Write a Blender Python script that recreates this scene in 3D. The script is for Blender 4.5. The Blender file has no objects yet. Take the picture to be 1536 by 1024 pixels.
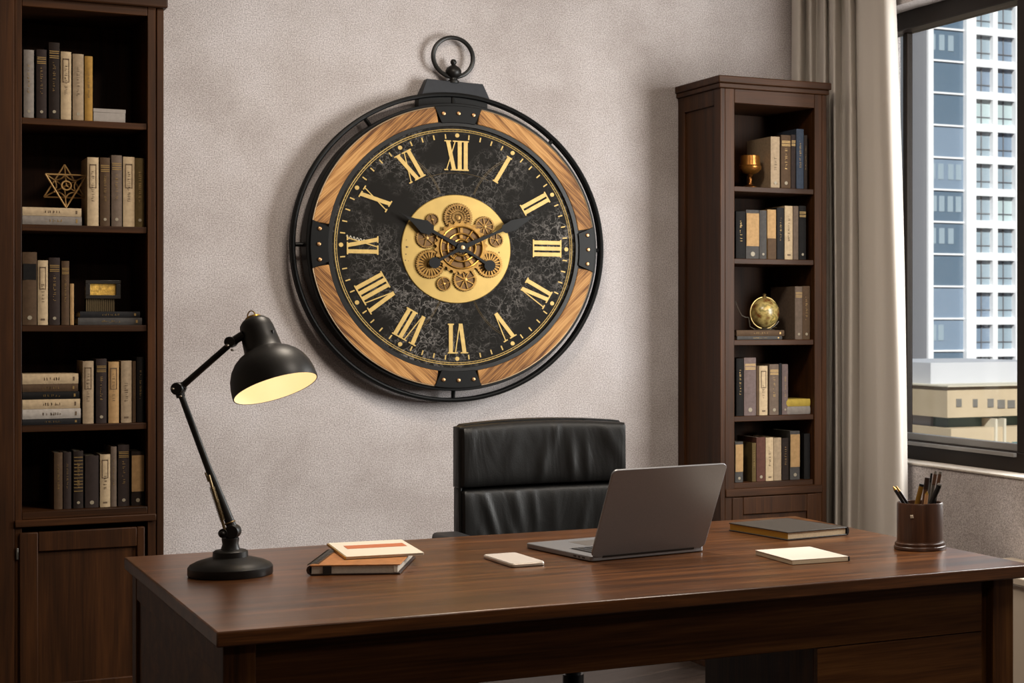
import bpy, bmesh, math, random
from mathutils import Vector, Matrix
random.seed(7)
SC = bpy.context.scene
COL = SC.collection
R = math.radians
PI = math.pi

# ------------------------------------------------------------------ camera geometry
# long lens on a level camera whose lens is shifted (view camera); x along the back wall, y into it
FPX, PX, PY, HC = 2669.0, 1250.0, 480.0, 1.30
TH = math.atan2(1500, 2669)
S_, C_ = math.sin(TH), math.cos(TH)


def ray(u, v):
    a = (u - PX) / FPX
    return (S_ + a * C_, C_ - a * S_, -(v - PY) / FPX)


def on_y(u, v, y):
    d = ray(u, v); t = y / d[1]
    return Vector((d[0] * t, y, HC + d[2] * t))


def on_x(u, v, x):
    d = ray(u, v); t = x / d[0]
    return Vector((x, d[1] * t, HC + d[2] * t))


cam_d = bpy.data.cameras.new('camera')
cam = bpy.data.objects.new('camera', cam_d)
COL.objects.link(cam)
cam.location = (0, 0, HC)
cam.rotation_euler = (R(90), 0, -TH)
cam_d.sensor_width = 36
cam_d.lens = FPX / 1536 * 36
cam_d.shift_x = (768 - PX) / 1536
cam_d.shift_y = (PY - 512) / 1536
cam_d.clip_end = 1000
cam_d.dof.use_dof = True
cam_d.dof.focus_distance = 4.8
cam_d.dof.aperture_fstop = 16
SC.camera = cam

# ------------------------------------------------------------------ materials


def col(h):
    h = h.lstrip('#')
    out = []
    for i in (0, 2, 4):
        c = int(h[i:i + 2], 16) / 255
        out.append(c / 12.92 if c <= .04045 else ((c + .055) / 1.055) ** 2.4)
    return (*out, 1)


_m = {}


def simple(name, hexc, rough=.5, metal=0., spec=.5, noise=0., nscale=40., bump=0., bscale=200., coat=0.):
    if name in _m: return _m[name]
    m = bpy.data.materials.new(name); m.use_nodes = True
    nt = m.node_tree; b = nt.nodes['Principled BSDF']
    c = col(hexc)
    b.inputs['Base Color'].default_value = c
    b.inputs['Roughness'].default_value = rough
    b.inputs['Metallic'].default_value = metal
    b.inputs['Specular IOR Level'].default_value = spec
    b.inputs['Coat Weight'].default_value = coat
    tc = nt.nodes.new('ShaderNodeTexCoord')
    if noise:
        n = nt.nodes.new('ShaderNodeTexNoise'); n.inputs['Scale'].default_value = nscale; n.inputs['Detail'].default_value = 5
        nt.links.new(tc.outputs['Object'], n.inputs['Vector'])
        r = nt.nodes.new('ShaderNodeValToRGB')
        r.color_ramp.elements[0].position = .3; r.color_ramp.elements[1].position = .7
        r.color_ramp.elements[0].color = tuple(x * (1 - noise) for x in c[:3]) + (1,)
        r.color_ramp.elements[1].color = tuple(min(1, x * (1 + noise)) for x in c[:3]) + (1,)
        nt.links.new(n.outputs['Fac'], r.inputs['Fac']); nt.links.new(r.outputs['Color'], b.inputs['Base Color'])
    if bump:
        n2 = nt.nodes.new('ShaderNodeTexNoise'); n2.inputs['Scale'].default_value = bscale; n2.inputs['Detail'].default_value = 3
        nt.links.new(tc.outputs['Object'], n2.inputs['Vector'])
        bp = nt.nodes.new('ShaderNodeBump'); bp.inputs['Strength'].default_value = bump; bp.inputs['Distance'].default_value = .002
        nt.links.new(n2.outputs['Fac'], bp.inputs['Height']); nt.links.new(bp.outputs['Normal'], b.inputs['Normal'])
    _m[name] = m
    return m


def wood(name, dark, mid, light, axis='X', scale=1.0, rough=.38, bump=.15, coat=0., contrast=1.0, spec=.5):
    """grain runs along the given object axis"""
    if name in _m: return _m[name]
    m = bpy.data.materials.new(name); m.use_nodes = True
    nt = m.node_tree; b = nt.nodes['Principled BSDF']; L = nt.links
    tc = nt.nodes.new('ShaderNodeTexCoord')
    mp = nt.nodes.new('ShaderNodeMapping')
    sc = {'X': (.9, 14, 14), 'Y': (14, .9, 14), 'Z': (14, 14, .9)}[axis]
    mp.inputs['Scale'].default_value = tuple(s * scale for s in sc)
    L.new(tc.outputs['Object'], mp.inputs['Vector'])
    n1 = nt.nodes.new('ShaderNodeTexNoise'); n1.inputs['Scale'].default_value = 1.6; n1.inputs['Detail'].default_value = 6
    n1.inputs['Distortion'].default_value = .6
    L.new(mp.outputs['Vector'], n1.inputs['Vector'])
    mp2 = nt.nodes.new('ShaderNodeMapping')
    mp2.inputs['Scale'].default_value = tuple(s * scale * (4.5 if s > 2 else 2.2) for s in sc)
    L.new(tc.outputs['Object'], mp2.inputs['Vector'])
    n2 = nt.nodes.new('ShaderNodeTexNoise'); n2.inputs['Scale'].default_value = 3.2; n2.inputs['Detail'].default_value = 4
    L.new(mp2.outputs['Vector'], n2.inputs['Vector'])
    mx = nt.nodes.new('ShaderNodeMix'); mx.data_type = 'FLOAT'; mx.inputs[0].default_value = .38
    L.new(n1.outputs['Fac'], mx.inputs[2]); L.new(n2.outputs['Fac'], mx.inputs[3])
    r = nt.nodes.new('ShaderNodeValToRGB')
    e = r.color_ramp.elements
    e[0].position = .5 - .2 / contrast; e[0].color = col(dark)
    e[1].position = .5 + .2 / contrast; e[1].color = col(light)
    x = e.new(.5); x.color = col(mid)
    L.new(mx.outputs[0], r.inputs['Fac']); L.new(r.outputs['Color'], b.inputs['Base Color'])
    b.inputs['Roughness'].default_value = rough
    b.inputs['Coat Weight'].default_value = coat
    b.inputs['Coat Roughness'].default_value = .2
    b.inputs['Specular IOR Level'].default_value = spec
    bp = nt.nodes.new('ShaderNodeBump'); bp.inputs['Strength'].default_value = bump; bp.inputs['Distance'].default_value = .001
    L.new(n2.outputs['Fac'], bp.inputs['Height']); L.new(bp.outputs['Normal'], b.inputs['Normal'])
    _m[name] = m
    return m


def wallpaper():
    m = bpy.data.materials.new('mottled wallpaper'); m.use_nodes = True
    nt = m.node_tree; b = nt.nodes['Principled BSDF']; L = nt.links
    tc = nt.nodes.new('ShaderNodeTexCoord')
    big = nt.nodes.new('ShaderNodeTexNoise'); big.inputs['Scale'].default_value = 2.6; big.inputs['Detail'].default_value = 7; big.inputs['Roughness'].default_value = .62
    fine = nt.nodes.new('ShaderNodeTexNoise'); fine.inputs['Scale'].default_value = 230; fine.inputs['Detail'].default_value = 3; fine.inputs['Roughness'].default_value = .7
    for n in (big, fine): L.new(tc.outputs['Object'], n.inputs['Vector'])
    r1 = nt.nodes.new('ShaderNodeValToRGB'); e = r1.color_ramp.elements
    e[0].position = .34; e[0].color = col('#aaa19e'); e[1].position = .66; e[1].color = col('#c4bdbd')
    x = e.new(.5); x.color = col('#b9b1af')
    L.new(big.outputs['Fac'], r1.inputs['Fac'])
    r2 = nt.nodes.new('ShaderNodeValToRGB'); e = r2.color_ramp.elements
    e[0].position = .36; e[0].color = (.58, .575, .57, 1); e[1].position = .66; e[1].color = (1.24, 1.24, 1.245, 1)
    L.new(fine.outputs['Fac'], r2.inputs['Fac'])
    mx = nt.nodes.new('ShaderNodeMix'); mx.data_type = 'RGBA'; mx.blend_type = 'MULTIPLY'; mx.inputs[0].default_value = 1
    L.new(r1.outputs['Color'], mx.inputs[6]); L.new(r2.outputs['Color'], mx.inputs[7])
    L.new(mx.outputs[2], b.inputs['Base Color'])
    b.inputs['Roughness'].default_value = .8; b.inputs['Specular IOR Level'].default_value = .25
    bp = nt.nodes.new('ShaderNodeBump'); bp.inputs['Strength'].default_value = .5; bp.inputs['Distance'].default_value = .003
    L.new(fine.outputs['Fac'], bp.inputs['Height']); L.new(bp.outputs['Normal'], b.inputs['Normal'])
    return m


def leather(name, hexc):
    m = bpy.data.materials.new(name); m.use_nodes = True
    nt = m.node_tree; b = nt.nodes['Principled BSDF']; L = nt.links
    b.inputs['Base Color'].default_value = col(hexc); b.inputs['Roughness'].default_value = .42
    b.inputs['Specular IOR Level'].default_value = .34
    tc = nt.nodes.new('ShaderNodeTexCoord')
    v = nt.nodes.new('ShaderNodeTexVoronoi'); v.inputs['Scale'].default_value = 260
    L.new(tc.outputs['Object'], v.inputs['Vector'])
    mp = nt.nodes.new('ShaderNodeMapping'); mp.inputs['Scale'].default_value = (7, 5, 2.2); mp.inputs['Rotation'].default_value = (0, R(10), 0)
    n = nt.nodes.new('ShaderNodeTexNoise'); n.inputs['Scale'].default_value = 1.3; n.inputs['Detail'].default_value = 3; n.inputs['Distortion'].default_value = .8
    L.new(tc.outputs['Object'], mp.inputs['Vector']); L.new(mp.outputs['Vector'], n.inputs['Vector'])
    b1 = nt.nodes.new('ShaderNodeBump'); b1.inputs['Strength'].default_value = .12; b1.inputs['Distance'].default_value = .001
    b2 = nt.nodes.new('ShaderNodeBump'); b2.inputs['Strength'].default_value = .3; b2.inputs['Distance'].default_value = .02
    L.new(v.outputs['Distance'], b1.inputs['Height']); L.new(n.outputs['Fac'], b2.inputs['Height'])
    L.new(b1.outputs['Normal'], b2.inputs['Normal']); L.new(b2.outputs['Normal'], b.inputs['Normal'])
    return m


def dial_mat():
    """black enamel face with fine pale scratches and a few clouded patches"""
    m = bpy.data.materials.new('scratched black dial'); m.use_nodes = True
    nt = m.node_tree; b = nt.nodes['Principled BSDF']; L = nt.links
    tc = nt.nodes.new('ShaderNodeTexCoord')
    cloud = nt.nodes.new('ShaderNodeTexNoise'); cloud.inputs['Scale'].default_value = 4.2; cloud.inputs['Detail'].default_value = 3
    L.new(tc.outputs['Object'], cloud.inputs['Vector'])
    cr = nt.nodes.new('ShaderNodeValToRGB'); cr.color_ramp.elements[0].position = .42; cr.color_ramp.elements[1].position = .7
    L.new(cloud.outputs['Fac'], cr.inputs['Fac'])
    # crackle lines from distorted voronoi edges
    dn = nt.nodes.new('ShaderNodeTexNoise'); dn.inputs['Scale'].default_value = 14; dn.inputs['Detail'].default_value = 4
    L.new(tc.outputs['Object'], dn.inputs['Vector'])
    add = nt.nodes.new('ShaderNodeMix'); add.data_type = 'RGBA'; add.blend_type = 'ADD'; add.inputs[0].default_value = .22
    L.new(tc.outputs['Object'], add.inputs[6]); L.new(dn.outputs['Color'], add.inputs[7])
    vo = nt.nodes.new('ShaderNodeTexVoronoi'); vo.feature = 'DISTANCE_TO_EDGE'; vo.inputs['Scale'].default_value = 22
    L.new(add.outputs[2], vo.inputs['Vector'])
    vr = nt.nodes.new('ShaderNodeValToRGB'); vr.color_ramp.elements[0].position = 0; vr.color_ramp.elements[0].color = (1, 1, 1, 1)
    vr.color_ramp.elements[1].position = .05; vr.color_ramp.elements[1].color = (0, 0, 0, 1)
    L.new(vo.outputs['Distance'], vr.inputs['Fac'])
    n3 = nt.nodes.new('ShaderNodeTexNoise'); n3.inputs['Scale'].default_value = 60; n3.inputs['Detail'].default_value = 6; n3.inputs['Roughness'].default_value = .75
    L.new(tc.outputs['Object'], n3.inputs['Vector'])
    nr = nt.nodes.new('ShaderNodeValToRGB'); nr.color_ramp.elements[0].position = .5; nr.color_ramp.elements[1].position = .75
    L.new(n3.outputs['Fac'], nr.inputs['Fac'])
    mx = nt.nodes.new('ShaderNodeMath'); mx.operation = 'ADD'
    L.new(vr.outputs['Color'], mx.inputs[0]); L.new(nr.outputs['Color'], mx.inputs[1])
    ml = nt.nodes.new('ShaderNodeMath'); ml.operation = 'MULTIPLY'
    L.new(mx.outputs[0], ml.inputs[0]); L.new(cr.outputs['Color'], ml.inputs[1])
    mp = nt.nodes.new('ShaderNodeValToRGB'); mp.color_ramp.elements[0].color = col('#120f0b'); mp.color_ramp.elements[1].color = col('#6d6864')
    mp.color_ramp.elements[1].position = .9
    L.new(ml.outputs[0], mp.inputs['Fac']); L.new(mp.outputs['Color'], b.inputs['Base Color'])
    b.inputs['Roughness'].default_value = .55; b.inputs['Specular IOR Level'].default_value = .1
    return m


def glass_mat(name, tint=(1, 1, 1, 1), refl=.025):
    m = bpy.data.materials.new(name); m.use_nodes = True
    nt = m.node_tree; nt.nodes.clear(); L = nt.links
    o = nt.nodes.new('ShaderNodeOutputMaterial'); mix = nt.nodes.new('ShaderNodeMixShader')
    t = nt.nodes.new('ShaderNodeBsdfTransparent'); t.inputs[0].default_value = tint
    g = nt.nodes.new('ShaderNodeBsdfGlossy'); g.inputs['Roughness'].default_value = .02
    mix.inputs[0].default_value = refl
    L.new(t.outputs[0], mix.inputs[1]); L.new(g.outputs[0], mix.inputs[2]); L.new(mix.outputs[0], o.inputs[0])
    return m


def emit_mat(name, hexc, strength):
    m = bpy.data.materials.new(name); m.use_nodes = True
    b = m.node_tree.nodes['Principled BSDF']
    b.inputs['Base Color'].default_value = col(hexc)
    b.inputs['Emission Color'].default_value = col(hexc); b.inputs['Emission Strength'].default_value = strength
    return m


WALL = wallpaper()
CASE_W = wood('dark walnut upright', '#1f1107', '#341d0c', '#482a13', 'Z', 1.0, .5, .1, spec=.16)
CASE_H = wood('dark walnut shelf', '#1f1107', '#341d0c', '#482a13', 'X', 1.0, .5, .1, spec=.16)
DESK_T = wood('walnut desk top', '#2d1a0c', '#4d2d15', '#704524', 'X', 1.3, .3, .15, .12, 1.2)
DESK_B = wood('walnut desk panel', '#2c190b', '#4a2c14', '#63401f', 'X', 1.0, .45, .1, 0, 1.2, spec=.2)
DESK_V = wood('walnut desk post', '#2c190b', '#4a2c14', '#63401f', 'Z', 1.0, .45, .1, 0, 1.2, spec=.2)
RIMW = wood('acacia rim', '#54331a', '#9a6c3c', '#b98b55', 'X', 1.5, .55, .4, 0, 2.0, .2)
CUPW = wood('dark turned wood', '#28150b', '#3b2213', '#53331d', 'Z', 2.0, .36, .1, .1)
FLOORM = wood('grey oak boards', '#231a14', '#332822', '#433830', 'X', .8, .5, .2)
BLACK = simple('black powder coat', '#060606', .45, .0, .18)
SLATE = simple('slate painted metal', '#23262c', .5, .3, .5, .12, 60)
BLACKG = simple('satin black enamel', '#110f0d', .42, .0, .32)
GOLD = simple('brushed brass', '#b8924a', .34, 1., .5, .1, 30)
GOLDP = simple('pale brass plate', '#a98d52', .42, .7, .5, .08, 18)
GOLDT = simple('gold leaf paint', '#b89a5a', .5, .3, .5, .12, 60)
BRONZE = simple('antique gold gear', '#94713f', .36, 1., .5, .25, 60)
BRONZE2 = simple('dark antique gear', '#7d6039', .4, 1., .5, .3, 60)
GILT = simple('gilt lettering', '#8f7344', .45, .5)
INK = simple('dark lettering', '#54402b', .7)
PAGES = simple('book page block', '#a89c86', .8, 0, .3, .12, 300)
DIAL = dial_mat()
LEATH = leather('black leather', '#0d0c0b')
CURT = None


def curtain_mat():
    m = bpy.data.materials.new('linen curtain'); m.use_nodes = True
    nt = m.node_tree; b = nt.nodes['Principled BSDF']; L = nt.links
    b.inputs['Base Color'].default_value = col('#dfd8d0'); b.inputs['Roughness'].default_value = .9
    b.inputs['Specular IOR Level'].default_value = .1
    tr = nt.nodes.new('ShaderNodeBsdfTranslucent'); tr.inputs[0].default_value = col('#e0d9d1')
    mix = nt.nodes.new('ShaderNodeMixShader'); mix.inputs[0].default_value = .25
    out = nt.nodes['Material Output']
    L.new(b.outputs[0], mix.inputs[1]); L.new(tr.outputs[0], mix.inputs[2]); L.new(mix.outputs[0], out.inputs[0])
    tc = nt.nodes.new('ShaderNodeTexCoord'); n = nt.nodes.new('ShaderNodeTexNoise'); n.inputs['Scale'].default_value = 320
    L.new(tc.outputs['Object'], n.inputs['Vector'])
    bp = nt.nodes.new('ShaderNodeBump'); bp.inputs['Strength'].default_value = .25; bp.inputs['Distance'].default_value = .002
    L.new(n.outputs['Fac'], bp.inputs['Height']); L.new(bp.outputs['Normal'], b.inputs['Normal'])
    return m


# ------------------------------------------------------------------ mesh builder


class MB:
    def __init__(self, off=(0, 0, 0)):
        self.bm = bmesh.new(); self.off = Vector(off)

    def _add(self, vs, fs):
        bv = [self.bm.verts.new(Vector(v) - self.off) for v in vs]
        for f in fs:
            try: self.bm.faces.new([bv[i] for i in f])
            except ValueError: pass
        return self

    def box(self, x0, x1, y0, y1, z0, z1):
        v = [(x0, y0, z0), (x1, y0, z0), (x1, y1, z0), (x0, y1, z0), (x0, y0, z1), (x1, y0, z1), (x1, y1, z1), (x0, y1, z1)]
        return self._add(v, [(0, 3, 2, 1), (4, 5, 6, 7), (0, 1, 5, 4), (1, 2, 6, 5), (2, 3, 7, 6), (3, 0, 4, 7)])

    def hexa(self, v):
        return self._add(v, [(0, 3, 2, 1), (4, 5, 6, 7), (0, 1, 5, 4), (1, 2, 6, 5), (2, 3, 7, 6), (3, 0, 4, 7)])

    def prism(self, poly, a, b, axis='z', M=None):
        """extrude a 2-D polygon between a and b along an axis ('z': (x,y); 'y': (x,z); 'x': (y,z))"""
        n = len(poly)
        def p(q, t):
            v = {'z': (q[0], q[1], t), 'y': (q[0], t, q[1]), 'x': (t, q[0], q[1])}[axis]
            return M @ Vector(v) if M else Vector(v)
        vs = [p(q, a) for q in poly] + [p(q, b) for q in poly]
        fs = [tuple(range(n)), tuple(range(2 * n - 1, n - 1, -1))] + [(i, i + n, (i + 1) % n + n, (i + 1) % n) for i in range(n)]
        return self._add(vs, fs)

    def ringprism(self, outer, inner, a, b, axis='y'):
        """flat ring (two outlines with equal point counts) extruded a..b"""
        n = len(outer)
        def p(q, t): return {'z': (q[0], q[1], t), 'y': (q[0], t, q[1])}[axis]
        vs = [p(q, a) for q in outer] + [p(q, a) for q in inner] + [p(q, b) for q in outer] + [p(q, b) for q in inner]
        fs = []
        for i in range(n):
            j = (i + 1) % n
            fs += [(i, j, n + j, n + i), (2 * n + i, 3 * n + i, 3 * n + j, 2 * n + j), (i, 2 * n + i, 2 * n + j, j), (n + i, n + j, 3 * n + j, 3 * n + i)]
        return self._add(vs, fs)

    def lathe(self, prof, c=(0, 0, 0), axis=(0, 0, 1), seg=32):
        """prof: (radius, height along axis)"""
        q = Vector((0, 0, 1)).rotation_difference(Vector(axis).normalized()).to_matrix()
        c = Vector(c); vs = []; rings = []
        for r, h in prof:
            if r < 1e-6:
                rings.append([len(vs)]); vs.append(c + q @ Vector((0, 0, h)))
            else:
                rings.append(list(range(len(vs), len(vs) + seg)))
                vs += [c + q @ Vector((r * math.cos(2 * PI * i / seg), r * math.sin(2 * PI * i / seg), h)) for i in range(seg)]
        fs = []
        for a, b in zip(rings, rings[1:]):
            for i in range(seg):
                j = (i + 1) % seg
                if len(a) == 1 and len(b) > 1: fs.append((a[0], b[i], b[j]))
                elif len(b) == 1 and len(a) > 1: fs.append((a[i], a[j], b[0]))
                elif len(a) > 1: fs.append((a[i], a[j], b[j], b[i]))
        if len(rings[0]) > 1: fs.append(tuple(reversed(rings[0])))
        if len(rings[-1]) > 1: fs.append(tuple(rings[-1]))
        return self._add(vs, fs)

    def ball(self, c, r, seg=20, sq=1.0):
        n = seg // 2
        return self.lathe([(r * math.sin(PI * i / n) if 0 < i < n else 0, -r * sq * math.cos(PI * i / n)) for i in range(n + 1)], c, (0, 0, 1), seg)

    def tube(self, pts, r, seg=8, closed=False):
        pts = [Vector(p) for p in pts]; n = len(pts)
        rr = r if isinstance(r, (list, tuple)) else [r] * n
        vs = []; up = None
        for i, p in enumerate(pts):
            a = pts[(i - 1) % n] if closed or i > 0 else p
            b = pts[(i + 1) % n] if closed or i < n - 1 else p
            t = (b - a).normalized()
            if up is None:
                up = Vector((0, 0, 1)) if abs(t.z) < .9 else Vector((1, 0, 0))
            u = t.cross(up).normalized(); w = u.cross(t); up = w
            vs += [p + rr[i] * (math.cos(2 * PI * k / seg) * u + math.sin(2 * PI * k / seg) * w) for k in range(seg)]
        fs = []
        for i in range(n if closed else n - 1):
            j = (i + 1) % n
            for k in range(seg):
                l = (k + 1) % seg
                fs.append((i * seg + k, i * seg + l, j * seg + l, j * seg + k))
        if not closed:
            fs += [tuple(reversed(range(seg))), tuple(range((n - 1) * seg, n * seg))]
        return self._add(vs, fs)

    def torus(self, c, R_, r, axis='y', seg=96, rs=10):
        pts = []
        for i in range(seg):
            a = 2 * PI * i / seg
            pts.append({'y': (c[0] + R_ * math.cos(a), c[1], c[2] + R_ * math.sin(a)), 'z': (c[0] + R_ * math.cos(a), c[1] + R_ * math.sin(a), c[2])}[axis])
        return self.tube(pts, r, rs, True)

    def build(self, name, mat, parent=None, bevel=0., smooth=True, ang=35, seg=2):
        bm = self.bm
        bmesh.ops.recalc_face_normals(bm, faces=bm.faces[:])
        me = bpy.data.meshes.new(name); bm.to_mesh(me); bm.free()
        me.materials.append(mat)
        if smooth:
            me.polygons.foreach_set('use_smooth', [True] * len(me.polygons))
            me.set_sharp_from_angle(angle=R(ang))
        o = bpy.data.objects.new(name, me); COL.objects.link(o)
        if parent: o.parent = parent
        if bevel:
            md = o.modifiers.new('bevel', 'BEVEL'); md.width = bevel; md.segments = seg; md.limit_method = 'ANGLE'; md.angle_limit = R(40)
            md.harden_normals = False
        return o


def tag(o, label, cat, group=None, kind=None):
    o['label'] = label; o['category'] = cat
    if group: o['group'] = group
    if kind: o['kind'] = kind
    return o


def thing(name, label, cat, loc, rz=0., group=None, rot=None):
    o = bpy.data.objects.new(name, None); COL.objects.link(o); o.empty_display_size = .05
    o.location = loc; o.rotation_euler = rot or (0, 0, rz)
    return tag(o, label, cat, group)


def struct(o, label, cat):
    o['label'] = label; o['category'] = cat; o['kind'] = 'structure'
    return o


def copy_obj(o, parent):
    c = o.copy(); COL.objects.link(c); c.parent = parent
    return c


# ================================================================== THE ROOM
YW, XR = 6.30, 3.45
struct(MB().box(-1.6, XR + .3, YW, YW + .15, 0, 3.0).build('wall_back', WALL, smooth=False), 'beige mottled wallpapered wall behind the clock', 'wall')
OY0, OY1, OZ0, OZ1 = 2.6, 6.12, .772, 2.47          # window opening in the right wall
w = MB()
w.box(XR, XR + .3, -1.5, YW, 0, OZ0); w.box(XR, XR + .3, -1.5, YW, OZ1, 3.0)
w.box(XR, XR + .3, -1.5, OY0, OZ0, OZ1); w.box(XR, XR + .3, OY1, YW, OZ0, OZ1)
struct(w.build('wall_right', WALL, smooth=False), 'beige wall under and around the big window', 'wall')
PLAIN = simple('warm plaster', '#8d7f73', .85)
struct(MB().box(-1.75, -1.6, -1.5, YW, 0, 3.0).build('wall_left', PLAIN, smooth=False), 'plain plaster wall at the left of the room', 'wall')
struct(MB().box(-1.6, XR, -1.65, -1.5, 0, 3.0).build('wall_front', simple('dark plaster', '#4a3f37', .85), smooth=False), 'dark plaster wall behind the viewer', 'wall')
struct(MB().box(-1.75, XR + .3, -1.65, YW + .15, 3.0, 3.1).build('ceiling', simple('ceiling paint', '#b8aea4', .9), smooth=False), 'plain pale ceiling', 'ceiling')
# floor boards laid at a slant
fl = MB().box(-1.75, XR + .3, -1.65, YW + .15, -.08, 0)


def floor_mat():
    m = FLOORM; nt = m.node_tree; L = nt.links
    mps = [n for n in nt.nodes if n.type == 'MAPPING']
    tc = [n for n in nt.nodes if n.type == 'TEX_COORD'][0]
    rot = nt.nodes.new('ShaderNodeMapping'); rot.inputs['Rotation'].default_value = (0, 0, R(-20))
    L.new(tc.outputs['Object'], rot.inputs['Vector'])
    br = nt.nodes.new('ShaderNodeTexBrick'); br.inputs['Scale'].default_value = 1.0
    br.inputs['Brick Width'].default_value = 1.2; br.inputs['Row Height'].default_value = .14; br.inputs['Mortar Size'].default_value = .003
    br.inputs['Color1'].default_value = (.75, .75, .75, 1); br.inputs['Color2'].default_value = (1.1, 1.08, 1.05, 1); br.inputs['Mortar'].default_value = (.25, .25, .25, 1)
    L.new(rot.outputs['Vector'], br.inputs['Vector'])
    for mp in mps: L.new(rot.outputs['Vector'], mp.inputs['Vector'])
    b = nt.nodes['Principled BSDF']
    src = b.inputs['Base Color'].links[0].from_socket
    mx = nt.nodes.new('ShaderNodeMix'); mx.data_type = 'RGBA'; mx.blend_type = 'MULTIPLY'; mx.inputs[0].default_value = 1
    L.new(src, mx.inputs[6]); L.new(br.outputs['Color'], mx.inputs[7]); L.new(mx.outputs[2], b.inputs['Base Color'])


floor_mat()
struct(fl.build('floor', FLOORM, smooth=False), 'grey brown wooden board floor', 'floor')

# ---- window in the right wall: dark frame, mullions, panes, lit ledge
win = bpy.data.objects.new('window_1', None); COL.objects.link(win); win.location = (XR, 5.0, OZ0)
struct(win, 'tall dark-framed window at the right, city view', 'window')
FR = simple('dark bronze window frame', '#1b120c', .5, .0, .2, .1, 20)
FRI = simple('grey window track', '#8d8a87', .4, .5)
off = (XR, 5.0, OZ0)
XF0, XF1 = XR + .09, XR + .17
f = MB(off)
f.box(XF0, XF1, OY0, OY1, OZ0, OZ0 + .075)                    # bottom rail
f.box(XF0, XF1, OY0, OY1, OZ1 - .07, OZ1)                     # head
yj = on_x(1525, 400, XF0).y
MUL = [(yj - .13, yj), (3.6, 3.7), (OY0, OY0 + .06), (OY1 - .06, OY1)]
for a, b in MUL: f.box(XF0, XF1, a, b, OZ0 + .075, OZ1 - .07)
ym = on_x(1360, 400, XF0 + .042).y
f.box(XF0 + .042, XF0 + .07, ym, ym + .03, OZ0 + .075, OZ1 - .07)
f.build('window_frame', FR, win, .004)
t = MB(off)
t.box(XF0 - .012, XF0 + .004, yj, OY1 - .06, OZ0 + .058, OZ0 + .072)
t.box(XF0 + .02, XF0 + .05, yj, OY1 - .06, OZ0 + .075, OZ0 + .1)
t.build('window_track', FRI, win, .002)
GL = glass_mat('window glass', (.93, .96, .97, 1))
edges = [OY0 + .06, 3.6, 3.7, yj - .13, yj, ym, ym + .05, OY1 - .06]
for a, b in ((0, 1), (2, 3), (4, 5), (6, 7)):
    MB(off).box(XF0 + .052, XF0 + .058, edges[a], edges[b], OZ0 + .075, OZ1 - .07).build('window_glass', GL, win, smooth=False)
MB(off).box(XR - .006, XF0, OY0, OY1, OZ0 - .003, OZ0 + .006).build('window_sill', simple('pale stone ledge', '#b9b0a6', .6, 0, .4, .08, 60), win, .003)

# ---- low pale cabinet along the window wall
cb = thing('low_cabinet', 'pale cream low cabinet against window wall, just past the desk end', 'cabinet', (3.33, 3.9, 0))
c = MB((3.33, 3.9, 0)); c.box(3.2, XR - .004, 3.2, 4.9, 0, .48)
c.build('carcass', simple('cream lacquer', '#b3a696', .6), cb, .006)
MB((3.33, 3.9, 0)).box(3.185, XR - .003, 3.19, 4.91, .481, .505).build('top', simple('cream lacquer', '#b3a696', .6), cb, .004)

# ================================================================== CURTAIN
cp = [(1189, None, 6.27), (1199, None, 6.21), (1207, None, 6.265), (1217, None, 6.18), (1226, 3.42, None), (1235, 3.375, None), (1243, 3.42, None),
      (1252, 3.365, None), (1262, 3.425, None), (1273, 3.362, None), (1285, 3.425, None), (1291, 3.372, None), (1305, 3.36, None), (1318, 3.365, None), (1329, 3.365, None), (1338, 3.385, None), (1343, 3.425, None)]
P2 = []
for u, x, y in cp:
    p = on_y(u, 480, y) if y else on_x(u, 480, x)
    P2.append((p.x, p.y))


def catmull(P, n=9):
    out = []
    for i in range(len(P) - 1):
        p0, p1, p2, p3 = P[max(i - 1, 0)], P[i], P[i + 1], P[min(i + 2, len(P) - 1)]
        for k in range(n):
            t = k / n
            out.append(tuple(.5 * (2 * p1[d] + (p2[d] - p0[d]) * t + (2 * p0[d] - 5 * p1[d] + 4 * p2[d] - p3[d]) * t * t + (3 * p1[d] - p0[d] - 3 * p2[d] + p3[d]) * t ** 3) for d in range(2)))
    out.append(tuple(P[-1]))
    return out


prof = catmull(P2)
zs = [.015 + i * (2.93 - .015) / 26 for i in range(27)]
cm = MB(); vs = []
n = len(prof)
for k, z in enumerate(zs):
    for i, (x, y) in enumerate(prof):
        t = i / (n - 1)
        fl_ = max(0, (2.5 - z) / 1.75)
        vs.append((min(x, 3.438) + .004 * math.sin(z * 2.1 + i * .2), y - .075 * fl_ * max(0, (t - .55) / .45) ** 1.3 - .02 * max(0, t - .1) * math.sin(z * 1.3), z))
fs = [(k * n + i, k * n + i + 1, (k + 1) * n + i + 1, (k + 1) * n + i) for k in range(26) for i in range(n - 1)]
cm._add(vs, fs)
cu = cm.build('curtain', curtain_mat(), None, ang=180)
sd = cu.modifiers.new('thickness', 'SOLIDIFY'); sd.thickness = .003; sd.offset = 0
tag(cu, 'tall pleated beige curtain hanging beside the window', 'curtain')

# ================================================================== BOOKCASES
YF = 5.92


def shelf_z(u, v): return on_y(u, v, YF).z


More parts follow.
